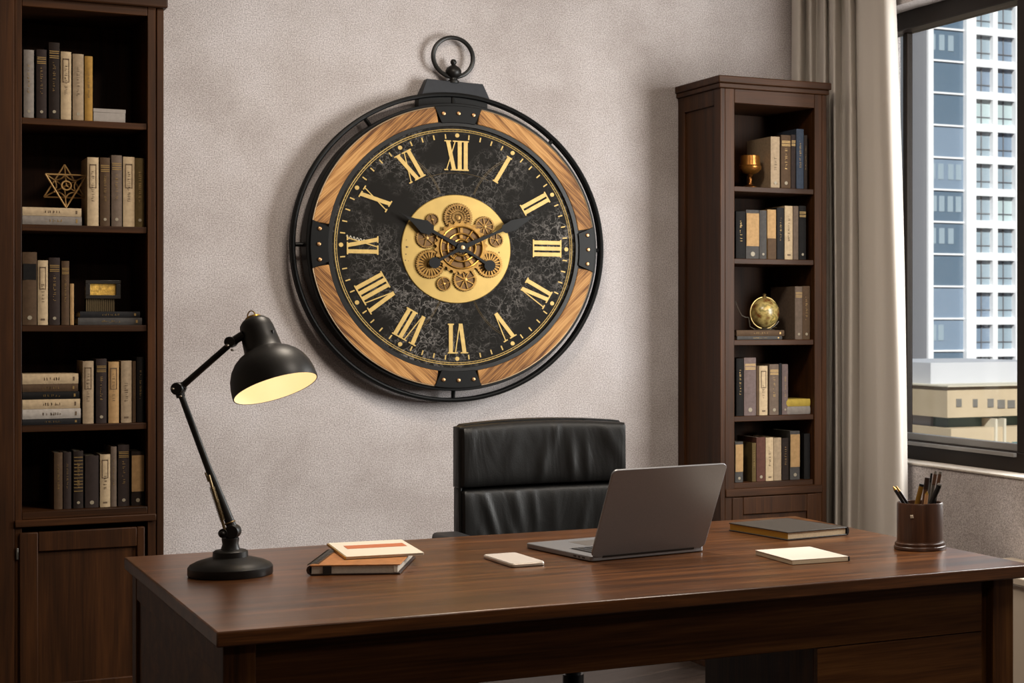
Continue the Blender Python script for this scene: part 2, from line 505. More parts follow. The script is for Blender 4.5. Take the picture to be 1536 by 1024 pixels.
# ---- left bookcase
LX0, LX1 = on_y(-32, 500, YF).x, on_y(246, 500, YF).x
lx = [on_y(u, 500, YF).x for u in (20, 22, 33, 221.5, 234, 246)]
lbz = [shelf_z(127, v) for v in (180, 338, 487.5, 636.5, 764)]
LB = thing('bookcase', 'tall dark walnut bookcase with lower cupboard, at the left edge', 'bookcase', ((LX0 + LX1) / 2, YF, 0))
o_ = ((LX0 + LX1) / 2, YF, 0)
ZTOP = shelf_z(127, 3)
zi = shelf_z(127, 16)
b = MB(o_); b.box(LX0, lx[1], YF, YW - .002, .0, ZTOP); b.build('side_panel', CASE_W, LB, .003)
b = MB(o_); b.box(lx[4] + .002, LX1, YF + .004, YW - .002, .0, ZTOP); b.build('side_panel', CASE_W, LB, .003)
MB(o_).box(lx[1], lx[4] + .002, YW - .03, YW - .004, .08, ZTOP).build('back_panel', CASE_W, LB, smooth=False)
MB(o_).box(lx[1], lx[2], YF + .004, YF + .03, .08, zi + .05).build('stile', CASE_W, LB, .002)
MB(o_).box(lx[3], lx[4], YF + .004, YF + .03, .08, zi + .05).build('stile', CASE_W, LB, .002)
MB(o_).box(lx[2], lx[3], YF + .004, YF + .03, zi, ZTOP).build('top_rail', CASE_H, LB, .002)
MB(o_).box(lx[1], lx[4], YF + .03, YW - .03, zi + .001, zi + .02).build('top_board', CASE_H, LB, .002)
MB(o_).box(lx[1], lx[2] + .001, YF + .03, YW - .03, .1, zi).build('inner_side', CASE_W, LB, smooth=False)
MB(o_).box(lx[3] - .001, lx[4], YF + .03, YW - .03, .1, zi).build('inner_side', CASE_W, LB, smooth=False)
for z in lbz[:4]:
    MB(o_).box(lx[2], lx[3], YF + .012, YW - .03, z - .02, z).build('shelf', CASE_H, LB, .002)
MB(o_).box(lx[2], lx[3], YF + .03, YW - .03, lbz[4] - .02, lbz[4]).build('shelf', CASE_H, LB, .002)
zr = shelf_z(127, 775)
MB(o_).box(lx[2], lx[3], YF + .004, YF + .03, zr, lbz[4]).build('rail', CASE_H, LB, .002)
MB(o_).box(lx[1], lx[4], YF - .008, YF + .03, shelf_z(127, 786), zr).build('moulding', CASE_H, LB, .003)
MB(o_).box(LX0, LX1 + .01, YF - .015, YW - .002, ZTOP, ZTOP + .09).build('cornice', CASE_H, LB, .005)
MB(o_).box(lx[1], lx[4], YF + .02, YF + .04, 0, .1).build('plinth', CASE_H, LB, .002)
# cupboard door: frame with a sunk panel
dx0, dx1 = on_y(29, 850, YF).x, on_y(217, 850, YF).x
dz1 = shelf_z(127, 794); dz0 = .12
st = .052
D = MB(o_); D.box(dx0, dx0 + st, YF - .006, YF + .016, dz0, dz1); D.box(dx1 - st * .45, dx1, YF - .006, YF + .016, dz0, dz1)
D.box(dx0 + st, dx1 - st * .45, YF - .006, YF + .016, dz1 - .06, dz1); D.box(dx0 + st, dx1 - st * .45, YF - .006, YF + .016, dz0, dz0 + .07)
door = D.build('door', CASE_W, LB, .003)
MB(o_).box(dx0 + st - .003, dx1 - st * .45 + .003, YF + .004, YF + .014, dz0 + .06, dz1 - .055).build('door_panel', CASE_W, door, smooth=False)
MB(o_).box(dx0 - .009, dx0 - .003, YF - .004, YF + .004, dz1 - .08, dz1 - .045).build('hinge', simple('steel hinge', '#8a857d', .35, 1.), door, .001)

# ---- right bookcase
rx = [on_y(u, 500, YF).x for u in (1080.5, 1102, 1222, 1240)]
rbz = [shelf_z(1160, v) for v in (281, 388.5, 509.5, 623, 722)]
RB = thing('bookcase', 'narrow dark walnut bookcase with lower door, beside the curtain', 'bookcase', ((rx[0] + rx[3]) / 2, YF, 0))
o_ = ((rx[0] + rx[3]) / 2, YF, 0)
RT = shelf_z(1160, 137); RI = shelf_z(1160, 158)
# left side: frame and sunk panel
sp = MB(o_)
sp.box(rx[0], rx[0] + .02, YF, YF + .055, 0, RT); sp.box(rx[0], rx[0] + .02, YW - .06, YW - .003, 0, RT)
sp.box(rx[0], rx[0] + .02, YF + .055, YW - .06, RT - .06, RT); sp.box(rx[0], rx[0] + .02, YF + .055, YW - .06, 0, .1)
sp.build('side_panel', CASE_W, RB, .002)
MB(o_).box(rx[0] + .008, rx[0] + .02, YF + .05, YW - .05, .05, RT - .05).build('side_inset', CASE_W, RB, smooth=False)
MB(o_).box(rx[3] - .02, rx[3], YF, YW - .003, 0, RT).build('side_panel', CASE_W, RB, .002)
MB(o_).box(rx[0] + .02, rx[3] - .02, YW - .03, YW - .006, .05, RT).build('back_panel', CASE_W, RB, smooth=False)
MB(o_).box(rx[0] + .02, rx[1], YF + .001, YF + .025, .05, RT).build('stile', CASE_W, RB, .002)
MB(o_).box(rx[2], rx[3] - .02, YF + .001, YF + .025, .05, RT).build('stile', CASE_W, RB, .002)
MB(o_).box(rx[0] + .02, rx[1] + .001, YF + .025, YW - .03, .05, RT).build('inner_side', CASE_W, RB, smooth=False)
MB(o_).box(rx[2] - .001, rx[3] - .02, YF + .025, YW - .03, .05, RT).build('inner_side', CASE_W, RB, smooth=False)
MB(o_).box(rx[1], rx[2], YF + .001, YF + .025, RI, RT).build('top_rail', CASE_H, RB, .002)
MB(o_).box(rx[1], rx[2], YF + .025, YW - .03, RI, RI + .02).build('top_board', CASE_H, RB, smooth=False)
for z in rbz[:4]:
    MB(o_).box(rx[1], rx[2], YF + .008, YW - .03, z - .02, z).build('shelf', CASE_H, RB, .002)
MB(o_).box(rx[1], rx[2], YF + .012, YW - .03, rbz[4] - .02, rbz[4]).build('shelf', CASE_H, RB, .002)
ze = shelf_z(1160, 730)
MB(o_).box(rx[0] + .02, rx[3] - .02, YF - .006, YF + .025, ze - .03, ze).build('moulding', CASE_H, RB, .003)
MB(o_).box(rx[1], rx[2], YF + .001, YF + .02, ze, rbz[4] - .018).build('rail', CASE_H, RB, .002)
MB(o_).box(rx[0] - .008, rx[3] + .006, YF - .01, YW - .003, RT, RT + .018).build('cornice', CASE_H, RB, .003)
MB(o_).box(rx[0] - .014, rx[3] + .012, YF - .018, YW - .003, RT + .018, RT + .045).build('cornice', CASE_H, RB, .004)
ex0, ex1 = on_y(1098, 760, YF).x, on_y(1226, 760, YF).x
ez1 = shelf_z(1160, 743); ez0 = .08
D = MB(o_); D.box(ex0, ex0 + .045, YF - .004, YF + .018, ez0, ez1); D.box(ex1 - .045, ex1, YF - .004, YF + .018, ez0, ez1)
D.box(ex0 + .045, ex1 - .045, YF - .004, YF + .018, ez1 - .065, ez1); D.box(ex0 + .045, ex1 - .045, YF - .004, YF + .018, ez0, ez0 + .07)
door = D.build('door', CASE_W, RB, .003)
MB(o_).box(ex0 + .04, ex1 - .04, YF + .006, YF + .014, ez0 + .06, ez1 - .06).build('door_panel', CASE_W, door, smooth=False)

# ================================================================== BOOKS
BC = dict(grey='#766e67', dark='#2d2421', dark2='#241c18', cream='#a69174', beige='#8d7a63', ochre='#916e36', brown='#483728', taupe='#5d4f44',
          black='#151312', slate='#403d3b', blue='#323945', maroon='#4d3129', mauve='#5f514e', tan='#977852', lgrey='#999189', olive='#504126', yellow='#9b8439', navy='#1e1d1e')


def book_cloth(k): return simple('book cloth ' + k, BC[k], .7, 0, .12, .14, 90, .15, 500)


def glyphs(mb, axis, a0, a1, b0, b1, y, seed):
    """a row of tiny worn strokes running along the spine"""
    rr = random.Random(seed); p = a0; h = (b1 - b0)
    while p < a1:
        wd = h * rr.uniform(.35, .7)
        for s in range(rr.choice((1, 2, 2, 3))):
            q0 = p + rr.uniform(0, wd * .7); q1 = q0 + h * .16
            r0 = b0 + h * rr.choice((0, 0, .3)); r1 = b1 - h * rr.choice((0, 0, .35))
            if rr.random() < .35: q1 = p + wd; r1 = r0 + h * .16
            if axis == 'z': mb.box(r0, r1, y, y + .0012, q0, min(q1, a1))
            else: mb.box(q0, min(q1, a1), y, y + .0012, r0, r1)
        p += wd + h * rr.choice((.25, .25, .8))


def make_book(label, loc, t, d, h, colr, style, group, lying=False, seed=0, cat='book'):
    """upright local frame: x thickness 0..t, y depth 0..d, z height 0..h; spine faces -y"""
    rot = (0, R(-90), 0) if lying else (0, 0, 0)
    o = thing('book', label, cat, loc, 0, group, rot)
    bt = min(.0032, t * .16); bl = min(.003, t * .12)
    outer = [(0, d), (0, .002)] + [(t * (i / 6), -bl * math.sin(PI * i / 6)) for i in range(7)] + [(t, .002), (t, d)]
    inner = [(t - bt, d), (t - bt, bt), (bt, bt), (bt, d)]
    MB().prism(outer + inner, 0, h, 'z').build('cover', book_cloth(colr), o, ang=50)
    MB().box(bt, t - bt, bt + .001, d - .003, .003, h - .003).build('page_block', PAGES, o, smooth=False)
    y = -bl - .0006
    ink = INK if colr in ('cream', 'beige', 'tan', 'lgrey', 'ochre') else GILT
    if 'b' in style:
        m = MB()
        for q in (.80, .825, .86, .885): m.box(t * .06, t * .94, y + .0004, .002, h * q - .0012, h * q + .0012)
        m.build('spine_bands', GILT, o, smooth=False)
    if 'w' in style:
        m = MB()
        for q in (.30, .36, .42, .47, .53, .59, .65, .71, .77, .83, .89): m.box(t * .05, t * .95, y + .0004, .002, h * q - .001, h * q + .001)
        m.build('spine_bands', GILT if colr != 'grey' else INK, o, smooth=False)
    if 's' in style:
        m = MB(); m.box(t * .02, t * .98, y + .0003, .002, h * .26, h * .93)
        m.build('spine_label', book_cloth('tan' if colr != 'brown' else 'olive'), o, smooth=False)
    if 'd' in style:
        m = MB(); m.lathe([(0, 0), (t * .16, 0), (t * .16, .0012)], (t / 2, y + .0014, h * .1), (0, -1, 0), 14)
        m.build('spine_emblem', simple('pale emblem', '#857a66', .6), o, smooth=False)
    if 'k' in style:
        m = MB(); m.box(t * .05, t * .95, y + .0004, .002, h * .62, h * .84); m.build('spine_label', book_cloth('black'), o, smooth=False)
    if 'r' in style:
        m = MB()
        for a, b2 in ((h * .88, h * .9), (h * .55, h * .56)): m.box(t * .22, t * .78, y + .0004, .002, a, b2)
        m.box(t * .2, t * .25, y + .0004, .002, h * .55, h * .9); m.box(t * .75, t * .8, y + .0004, .002, h * .55, h * .9)
        m.build('spine_border', INK, o, smooth=False)
    if 't' in style:
        m = MB(); glyphs(m, 'z', h * .36, h * (.74 if 'b' in style or 'k' in style else .8), t * .38, t * .62, y, seed); m.build('spine_lettering', ink, o, smooth=False)
    if 'l' in style:
        m = MB(); glyphs(m, 'z', h * .34, h * .64, t * .36, t * .64, y, seed); m.box(t * .3, t * .7, y + .0004, .002, h * .07, h * .1); m.build('spine_lettering', ink, o, smooth=False)
    if 'h' in style:
        m = MB(); m.box(t * .02, t * .98, y + .0004, .002, 0, h * .42); m.build('spine_label', book_cloth('brown'), o, smooth=False)
    return o


YB = YF + .034         # spines stand a little behind the shelf edge
_sd = [100]


def inside(a, b2):
    for x0, x1 in ((lx[2], lx[3]), (rx[1], rx[2])):
        if x0 - .05 < a.x < x1:
            sh = min(0, x1 - .0035 - b2.x) if b2.x > x1 - .0035 else max(0, x0 + .002 - a.x)
            a.x += sh; b2.x += sh
    return a, b2


def stand(u0, u1, vt, vb, z, colr, style, label, group, depth=.16, y=YB):
    a, b2 = inside(on_y(u0, 480, y), on_y(u1, 480, y))
    zc = a.x * S_ + y * C_
    h = (vb - vt) * zc / FPX
    _sd[0] += 1
    return make_book(label, (a.x + .0003, y, z + .0006), b2.x - a.x - .0006, depth, h, colr, style, group, seed=_sd[0])


def lie(u0, u1, vt, vb, z, colr, style, label, group, depth=.16, y=YB):
    """returns the height of its top"""
    a, b2 = inside(on_y(u0, 480, y), on_y(u1, 480, y))
    zc = a.x * S_ + y * C_
    t = (vb - vt) * zc / FPX
    _sd[0] += 1
    make_book(label, (b2.x, y, z + .0006), t - .0006, depth, b2.x - a.x, colr, style, group, True, seed=_sd[0])
    return z + t


G = 'books on the top shelf of the left bookcase'
z = lbz[0]
stand(35.5, 51, 75, 177.5, z, 'grey', 'td', 'grey book, leftmost on the top shelf of the left bookcase', G)
stand(54.5, 70, 74, 178, z, 'dark', 'btd', 'charcoal book with gold bands beside the grey one, top left shelf', G)
stand(73, 89.5, 63, 178.5, z, 'dark2', 'btd', 'tallest dark book with ornate gold spine, top shelf at left', G)
stand(91, 107, 77, 179.5, z, 'cream', 'rt', 'cream book with bordered title, right of the tallest dark book', G)
stand(109, 125.5, 80, 180, z, 'beige', 'td', 'plain beige book between cream and ochre ones, top left shelf', G)
stand(127, 139, 83, 180.5, z, 'ochre', 't', 'slim ochre yellow book, rightmost upright on the top left shelf', G)
a, b2 = on_y(140, 480, YB), on_y(188, 480, YB)
bx = thing('storage_box', 'small pale grey box lying right of the ochre book', 'box', (a.x, YB, z + .0006))
hh = 20 * (a.x * S_ + YB * C_) / FPX
MB().box(0, b2.x - a.x, 0, .1, 0, hh * .72).build('box_body', simple('grey card', '#8d857e', .8, 0, .3, .08, 80), bx, .001)
MB().box(-.0008, b2.x - a.x + .0008, -.0008, .1008, hh * .72, hh).build('box_lid', simple('grey card', '#8d857e', .8, 0, .3, .08, 80), bx, .001)

G = 'books on the second shelf of the left bookcase'
z = lbz[1]
z1 = lie(32.5 + 1, 122.5, 323, 336.5, z, 'grey', 'l', 'grey book lying under a cream one, below the gold star ornament', G)
z2 = lie(32.5 + 1, 122, 310, 323, z1, 'cream', 'l', 'cream book lying directly beneath the gold star ornament', G)
stand(131, 148, 234, 337, z, 'cream', 'rt', 'cream book standing right of the gold star ornament', G)
stand(150, 165, 234, 337, z, 'brown', 'btd', 'brown gold-banded book second from the star ornament', G)
stand(167, 183, 230, 337, z, 'taupe', 'btd', 'tallest taupe brown book in the middle of the second left shelf', G)
stand(184.5, 202, 232, 337, z, 'cream', 'rt', 'cream book third from the star, left of the dark olive one', G)
stand(205, 220, 233.5, 337, z, 'olive', 'td', 'dark olive book in the right corner of the second left shelf', G)
# gold wire star polyhedron
r_ = 33.4 * (.6 * S_ + YF * C_) / FPX * 1.0
p = on_y(98, 278, YF + .09)
orn = thing('wire_star_ornament', 'gold geometric wire star standing on two lying books', 'ornament', (p.x, YF + .09, z2 + .0006))
m = MB()
tub = .0026
ctr = Vector((0, 0, r_ + tub))
def star_pt(k, sgn): a_ = PI / 2 + k * 2 * PI / 3 + (0 if sgn > 0 else PI); return ctr + Vector((r_ * math.cos(a_), sgn * r_ * .3, r_ * math.sin(a_)))
def arc(a_, b_, bulge):
    mid = (a_ + b_) / 2 + (ctr - (a_ + b_) / 2) * bulge
    return [a_ * (1 - t) ** 2 + 2 * mid * t * (1 - t) + b_ * t * t for t in [i / 10 for i in range(11)]]
for sgn in (1, -1):
    V = [star_pt(k, sgn) for k in range(3)]
    for k in range(3): m.tube([V[k], V[(k + 1) % 3]], tub, 7)
    apex = ctr + Vector((0, -sgn * r_ * .45, 0))
    for k in range(3): m.tube(arc(V[k], apex, .35), tub * .9, 7)
m.torus(ctr + Vector((0, -r_ * .4, 0)), r_ * .2, tub, 'y', 24, 7)
for k in range(6):
    a0 = PI / 6 + k * PI / 3
    q0 = ctr + Vector((r_ * .56 * math.cos(a0), 0, r_ * .56 * math.sin(a0))); q1 = ctr + Vector((r_ * .56 * math.cos(a0 + PI / 3), 0, r_ * .56 * math.sin(a0 + PI / 3)))
    m.tube(arc(q0, q1, .45), tub * .9, 7)
m.build('wire_frame', simple('dull gold wire', '#a27f4e', .42, .4), orn)

G = 'books on the middle shelf of the left bookcase'
z = lbz[2]
stand(33.5, 55.5, 377, 486.5, z, 'brown', 'kd', 'thick brown book with dark label, leftmost on middle left shelf', G)
stand(56.5, 72, 390, 487, z, 'cream', 'rl', 'cream book between thick brown and gold-banded dark books', G)
stand(73.5, 90, 386, 487, z, 'dark', 'btd', 'dark gold-banded book third from left on the middle left shelf', G)
stand(92, 104, 391, 487, z, 'brown', 'bt', 'slim brown gold-lettered book beside the short tan one', G)
stand(105, 111, 425, 487, z, 'tan', '', 'short thin tan book at the end of the middle left row', G)
z1 = lie(117, 213, 475.5, 486.5, z, 'slate', 'l', 'dark grey book at the bottom beneath the framed gold plaque', G)
z2 = lie(120, 210, 466, 475.5, z1, 'navy', 'l', 'slim black book directly beneath the framed gold plaque', G)
# framed gold plaque on a ribbed stand
p0, p1 = on_y(128, 480, YF + .07), on_y(181, 480, YF + .07)
kpx = (p0.x * S_ + (YF + .07) * C_) / FPX
pl = thing('framed_plaque', 'small black frame with gold plaque on two lying books', 'ornament', ((p0.x + p1.x) / 2, YF + .07, z2 + .0006))
hw = (p1.x - p0.x) / 2; sh = 19 * kpx; fh = 28 * kpx
m = MB()
for i in range(14):
    x0 = -hw * .95 + i * hw * 1.62 / 14
    m.box(x0, x0 + hw * 1.62 / 14 * .62, .004, .04, 0, sh)
m.box(-hw * .95, hw * .67, .006, .038, 0, sh)
m.build('ribbed_stand', simple('ribbed dark brass', '#4a3c22', .5, .3), pl, smooth=False)
m = MB(); bw = 5.5 * kpx
m.box(-hw, hw, -.004, .02, sh, sh + bw); m.box(-hw, hw, -.004, .02, sh + fh - bw, sh + fh)
m.box(-hw, -hw + bw * 1.2, -.004, .02, sh + bw, sh + fh - bw); m.box(hw - bw * 1.2, hw, -.004, .02, sh + bw, sh + fh - bw)
m.build('frame', simple('black frame', '#17110b', .4), pl, .001)
MB().box(-hw + bw, hw - bw, .003, .016, sh + bw * .9, sh + fh - bw * .9).build('gold_plaque', simple('hammered gold', '#c49b45', .45, .2, .5, .35, 120, .6, 160), pl, smooth=False)

G = 'books on the fourth shelf of the left bookcase'
z = lbz[3]
zz = z
stk = [(121, 627.5, 636.5, 'navy', 'l', 'dark book at the very bottom of the stack of six'), (121, 612.5, 627.5, 'lgrey', 'l', 'pale grey book second from the bottom of the stack of six'),
       (120, 598, 612.5, 'cream', 'l', 'cream book third from the bottom of the stack of six'), (119, 586.5, 598, 'black', 'l', 'black book in the middle of the stack of six, under a brown one'),
       (117, 575, 586.5, 'brown', 'l', 'brown book second from the top of the stack of six'), (117.5, 559.5, 575, 'cream', 'l', 'cream book on top of the stack of six')]
for u1, v0, v1, cc, stl, lb in stk: zz = lie(33.5, u1, v0, v1, zz, cc, stl, lb, G)
stand(124, 140.5, 540, 634, z, 'beige', 'rt', 'beige book standing right beside the stack of six', G)
stand(144, 160, 537, 634, z, 'dark', 'btd', 'dark gold-banded book second from the stack of six', G)
stand(162.5, 178.5, 542, 634, z, 'tan', 'rt', 'tan book third from the stack of six', G)
stand(181.5, 197.5, 541, 634, z, 'beige', 'l', 'plain beige book fourth from the stack of six', G)
stand(198.5, 203.8, 541, 633, z, 'brown', 't', 'very thin brown book between beige and black books', G)
stand(205, 216.5, 535, 633, z, 'black', 't', 'black book at the right end of the fourth left shelf', G)

G = 'books on the bottom shelf of the left bookcase'
z = lbz[4]
YL = YF + .045
stand(81, 94, 676, 761, z, 'brown', 't', 'brown book, leftmost on the bottom shelf of the left bookcase', G, y=YL)
stand(95.2, 107, 676, 761, z, 'dark', 't', 'slim dark brown book second from left on the bottom left shelf', G, y=YL)
stand(110, 125, 675, 761, z, 'dark2', 'wtd', 'dark finely banded book third from left on the bottom left shelf', G, y=YL)
stand(127.5, 148, 682, 760, z, 'dark', 'd', 'wide plain dark book left of the cream one, bottom left shelf', G, y=YL)
stand(150, 165.5, 680, 759, z, 'cream', 'rl', 'only cream book on the bottom shelf of the left bookcase', G, y=YL)
stand(166.2, 175, 668, 758, z, 'taupe', 't', 'slim taupe book just right of the lone cream book', G, y=YL)
stand(177, 194, 666, 758, z, 'dark', 'btd', 'dark gold-banded book, second from right on bottom left shelf', G, y=YL)
stand(199.5, 219, 677, 758, z, 'dark2', 'swd', 'olive banded book in the right corner of the bottom left shelf', G, y=YL)

# ---- right bookcase contents
YR = YF + .03
G = 'books on the top shelf of the right bookcase'
z = rbz[0]
# bronze goblet
p = on_y(1125, 250, YF + .075); kp = (p.x * S_ + p.y * C_) / FPX
gb = thing('goblet', 'bronze goblet at the left of the top right shelf', 'goblet', (p.x, p.y, z + .0006))
m = MB(); m.lathe([(0, 0), (13 * kp, 0), (13 * kp, 1.2 * kp), (8 * kp, 3 * kp), (4 * kp, 5 * kp)], seg=28); m.build('foot', simple('brown bronze', '#6b421c', .3, .9, .5, .2, 40), gb)
m = MB(); m.lathe([(4 * kp, 5 * kp), (2.6 * kp, 9 * kp), (3.6 * kp, 13 * kp), (2.6 * kp, 16 * kp), (5 * kp, 20 * kp)], seg=24); m.build('stem', simple('brown bronze', '#6b421c', .3, .9), gb)
m = MB(); m.lathe([(4 * kp, 20 * kp), (12 * kp, 23 * kp), (16.8 * kp, 28 * kp), (17.5 * kp, 32 * kp), (15.6 * kp, 34 * kp), (15 * kp, 41 * kp), (14.5 * kp, 48 * kp), (13.6 * kp, 48.5 * kp), (13.6 * kp, 36 * kp), (9 * kp, 30 * kp), (0, 28 * kp)], seg=32)
m.build('bowl', simple('glazed bronze', '#8a5a26', .25, .8, .5, .3, 25), gb)
stand(1156, 1169.5, 203, 280, z, 'beige', 'ld', 'beige book with its cover showing, right of the goblet', G, y=YR, depth=.2)
stand(1171.5, 1186, 201, 281, z, 'brown', 'btd', 'brown gold-banded book on the top right shelf', G, y=YR)
stand(1186.6, 1193.4, 201, 282, z, 'dark', 'b', 'slim dark book between brown and blue ones, top right shelf', G, y=YR)
stand(1194.5, 1205.5, 193, 283, z, 'blue', 't', 'blue book, tallest on the top shelf of the right bookcase', G, y=YR)
stand(1206, 1211, 202, 283, z, 'dark2', 't', 'very thin dark book right of the blue one', G, y=YR)
G = 'books on the second shelf of the right bookcase'
z = rbz[1]
stand(1104, 1118.3, 317, 388, z, 'black', 't', 'black gold-lettered book, leftmost on the second right shelf', G, y=YR)
stand(1119, 1138.5, 314.5, 388, z, 'slate', 'swd', 'wide tan and grey banded book on the second right shelf', G, y=YR)
stand(1139.2, 1149.8, 315, 388, z, 'slate', 'd', 'plain slate grey book right of the wide banded one', G, y=YR)
stand(1151, 1164, 314, 388.5, z, 'tan', 'h', 'two-tone tan over brown book on the second right shelf', G, y=YR)
stand(1165.5, 1176, 311, 388.5, z, 'navy', 't', 'dark gold-lettered book left of the cream one, second right shelf', G, y=YR)
stand(1177, 1189, 308, 388.5, z, 'cream', 'lt', 'only cream book on the second shelf of the right bookcase', G, y=YR)
stand(1189.7, 1197.6, 308, 388.5, z, 'taupe', '', 'plain grey brown book just right of the cream one', G, y=YR)
stand(1198.3, 1209, 308, 389, z, 'black', 'bd', 'black gold-banded book, rightmost on the second right shelf', G, y=YR)
G = 'books on the third shelf of the right bookcase'
z = rbz[2]
z1 = lie(1105.5, 1173, 504, 509.5, z, 'slate', 'l', 'thin slate book at the bottom, beneath the globe', G, y=YR)
z2 = lie(1104.5, 1176, 495, 504, z1, 'brown', 'l', 'brown book lying directly beneath the globe', G, y=YR)
stand(1192.5, 1203.5, 430, 509.5, z, 'taupe', 'bd', 'tall brown book with wide dark cover showing, behind the globe', G, y=YR, depth=.2)
stand(1208.5, 1220, 430, 510, z, 'brown', 'td', 'brown book at the right end of the globe shelf', G, y=YR)


def globe_mat():
    m = bpy.data.materials.new('old globe map'); m.use_nodes = True
    nt = m.node_tree; b = nt.nodes['Principled BSDF']; L = nt.links
    tc = nt.nodes.new('ShaderNodeTexCoord'); n = nt.nodes.new('ShaderNodeTexNoise'); n.inputs['Scale'].default_value = 24; n.inputs['Detail'].default_value = 4
    L.new(tc.outputs['Object'], n.inputs['Vector'])
    r = nt.nodes.new('ShaderNodeValToRGB'); e = r.color_ramp.elements
    e[0].position = .36; e[0].color = col('#5a2f16'); e[1].position = .68; e[1].color = col('#b79b58')
    for p_, c_ in ((.45, '#7d6a3c'), (.52, '#a08b55'), (.6, '#6b5f35')):
        x = e.new(p_); x.color = col(c_)
    L.new(n.outputs['Fac'], r.inputs['Fac']); L.new(r.outputs['Color'], b.inputs['Base Color'])
    b.inputs['Roughness'].default_value = .25
    return m


p = on_y(1146.5, 470, YF + .085); kp = (p.x * S_ + p.y * C_) / FPX
gl = thing('desk_globe', 'small antique globe on two lying books, right bookcase', 'globe', (p.x, p.y, z2 + .0006))
gr = 22.5 * kp; gz = gr + 3.2 * kp
m = MB(); m.ball((0, 0, gz), gr, 36); m.build('sphere', globe_mat(), gl)
m = MB(); m.torus((0, 0, gz), gr + 1.2 * kp, .9 * kp, 'y', 56, 7)
m.tube([(gr * .9 * math.cos(a_), -gr * 1.05 * math.sin(a_) * .5 - gr * .02, gz - gr * .98 + gr * .5 * (1 - math.sin(a_)) * 0) for a_ in [0, .5, 1]], .5 * kp, 6)
m.build('meridian', simple('old brass', '#9a8354', .35, .9), gl)
m = MB(); m.lathe([(0, 0), (4 * kp, 0), (2.2 * kp, 3 * kp), (3 * kp, 5 * kp), (0, 7 * kp)], (0, 0, gz + gr), seg=16); m.build('finial', simple('old brass', '#9a8354', .35, .9), gl)
m = MB(); m.lathe([(0, 0), (15 * kp, 0), (16 * kp, 1 * kp), (5 * kp, 2.4 * kp), (0, 3.2 * kp)], seg=28)
m.tube([(gr * 1.25 * math.sin(a_), 0, gz - gr * 1.16 * math.cos(a_) + .6 * kp) for a_ in [-.05 + i * .1 for i in range(12)]], .8 * kp, 6)
m.build('stand', simple('silvered stand', '#77716a', .35, .8), gl)
# silver chain
pts = [on_y(u, v, YF + .025 + .004 * i) for i, (u, v) in enumerate(((1103.4, 452), (1106, 459), (1109.5, 466), (1113, 471), (1119, 473), (1123, 473), (1124, 480), (1125, 487), (1129, 489), (1134, 491.5)))]
zf = z2 + .002
ch = MB(); pp = []
for a, b2 in zip(pts, pts[1:]):
    for i in range(3): pp.append(a.lerp(b2, i / 3))
pp.append(pts[-1])
dz = zf - pp[-1].z
pp = [q + Vector((0, 0, dz * min(1, i / 12))) for i, q in enumerate(pp)]
pp = [Vector((max(q.x, rx[1] + .004), q.y, q.z)) for q in pp]
for i, q in enumerate(pp[:-1]):
    mid = (q + pp[i + 1]) / 2; d_ = (pp[i + 1] - q); L_ = d_.length * .62
    u_ = d_.normalized(); v_ = u_.cross(Vector((0, 1, 0))).normalized() if i % 2 else Vector((0, 1, 0))
    ch.tube([mid + u_ * L_ * math.cos(a_) + v_ * .0016 * math.sin(a_) for a_ in [k * PI / 4 for k in range(8)]], .0006, 5, True)
tag(ch.build('chain', simple('silver chain', '#a39b8d', .3, 1.)), 'fine silver chain hanging down to the globe', 'chain')

G = 'books on the fourth shelf of the right bookcase'
z = rbz[3]
stand(1104.5, 1115.3, 537, 623, z, 'black', 't', 'black book, leftmost on the fourth right shelf', G, y=YR)
stand(1116, 1134, 536, 623, z, 'mauve', 'bd', 'thick mauve brown book, tallest on the fourth right shelf', G, y=YR)
stand(1134.5, 1138.2, 549, 623, z, 'brown', '', 'very thin brown book between thick mauve and cream ones', G, y=YR)
stand(1138.8, 1151.3, 549, 623, z, 'cream', 'lr', 'cream book in the middle of the fourth right shelf', G, y=YR)
stand(1154, 1168, 547, 623, z, 'taupe', 'btd', 'gold-lettered taupe book right of the cream one', G, y=YR)
stand(1168.4, 1172.5, 546, 623, z, 'navy', '', 'thin navy book between two gold-lettered brown ones', G, y=YR)
stand(1173, 1182, 547.5, 623, z, 'mauve', 'td', 'slim gold-lettered mauve book beside the yellow one', G, y=YR)
z1 = lie(1184, 1219, 611, 623, z, 'grey', '', 'short grey book lying under the yellow one', G, y=YR, depth=.12)
z2 = lie(1183, 1219, 600, 611, z1, 'yellow', '', 'short yellow book on top of the small lying pair', G, y=YR, depth=.12)
G = 'books on the bottom shelf of the right bookcase'
z = rbz[4]
stand(1102.5, 1114.5, 660, 721, z, 'slate', 'swd', 'short tan-striped grey book, leftmost on the bottom right shelf', G, y=YR)
stand(1128, 1134, 662, 720, z, 'olive', 't', 'thin olive book with its dark cover showing, bottom right shelf', G, y=YR, depth=.18)
stand(1134.7, 1148, 654, 720, z, 'maroon', 'd', 'maroon book on the bottom shelf of the right bookcase', G, y=YR)
stand(1148.6, 1160, 655, 720, z, 'cream', 'lt', 'cream book right of the maroon one', G, y=YR)
stand(1160.5, 1172, 656, 720, z, 'beige', '', 'plain beige book between cream and gold-lettered dark ones', G, y=YR)
stand(1173, 1183, 657, 720, z, 'dark2', 't', 'dark book with gold lettering left of the tall striped one', G, y=YR)
stand(1185, 1199.5, 647, 720, z, 'slate', 'swd', 'tall tan-striped grey book with pale dot, bottom right shelf', G, y=YR, depth=.2)
stand(1209.5, 1218.5, 652, 720, z, 'black', '', 'black book alone at the right end of the bottom right shelf', G, y=YR, depth=.2)

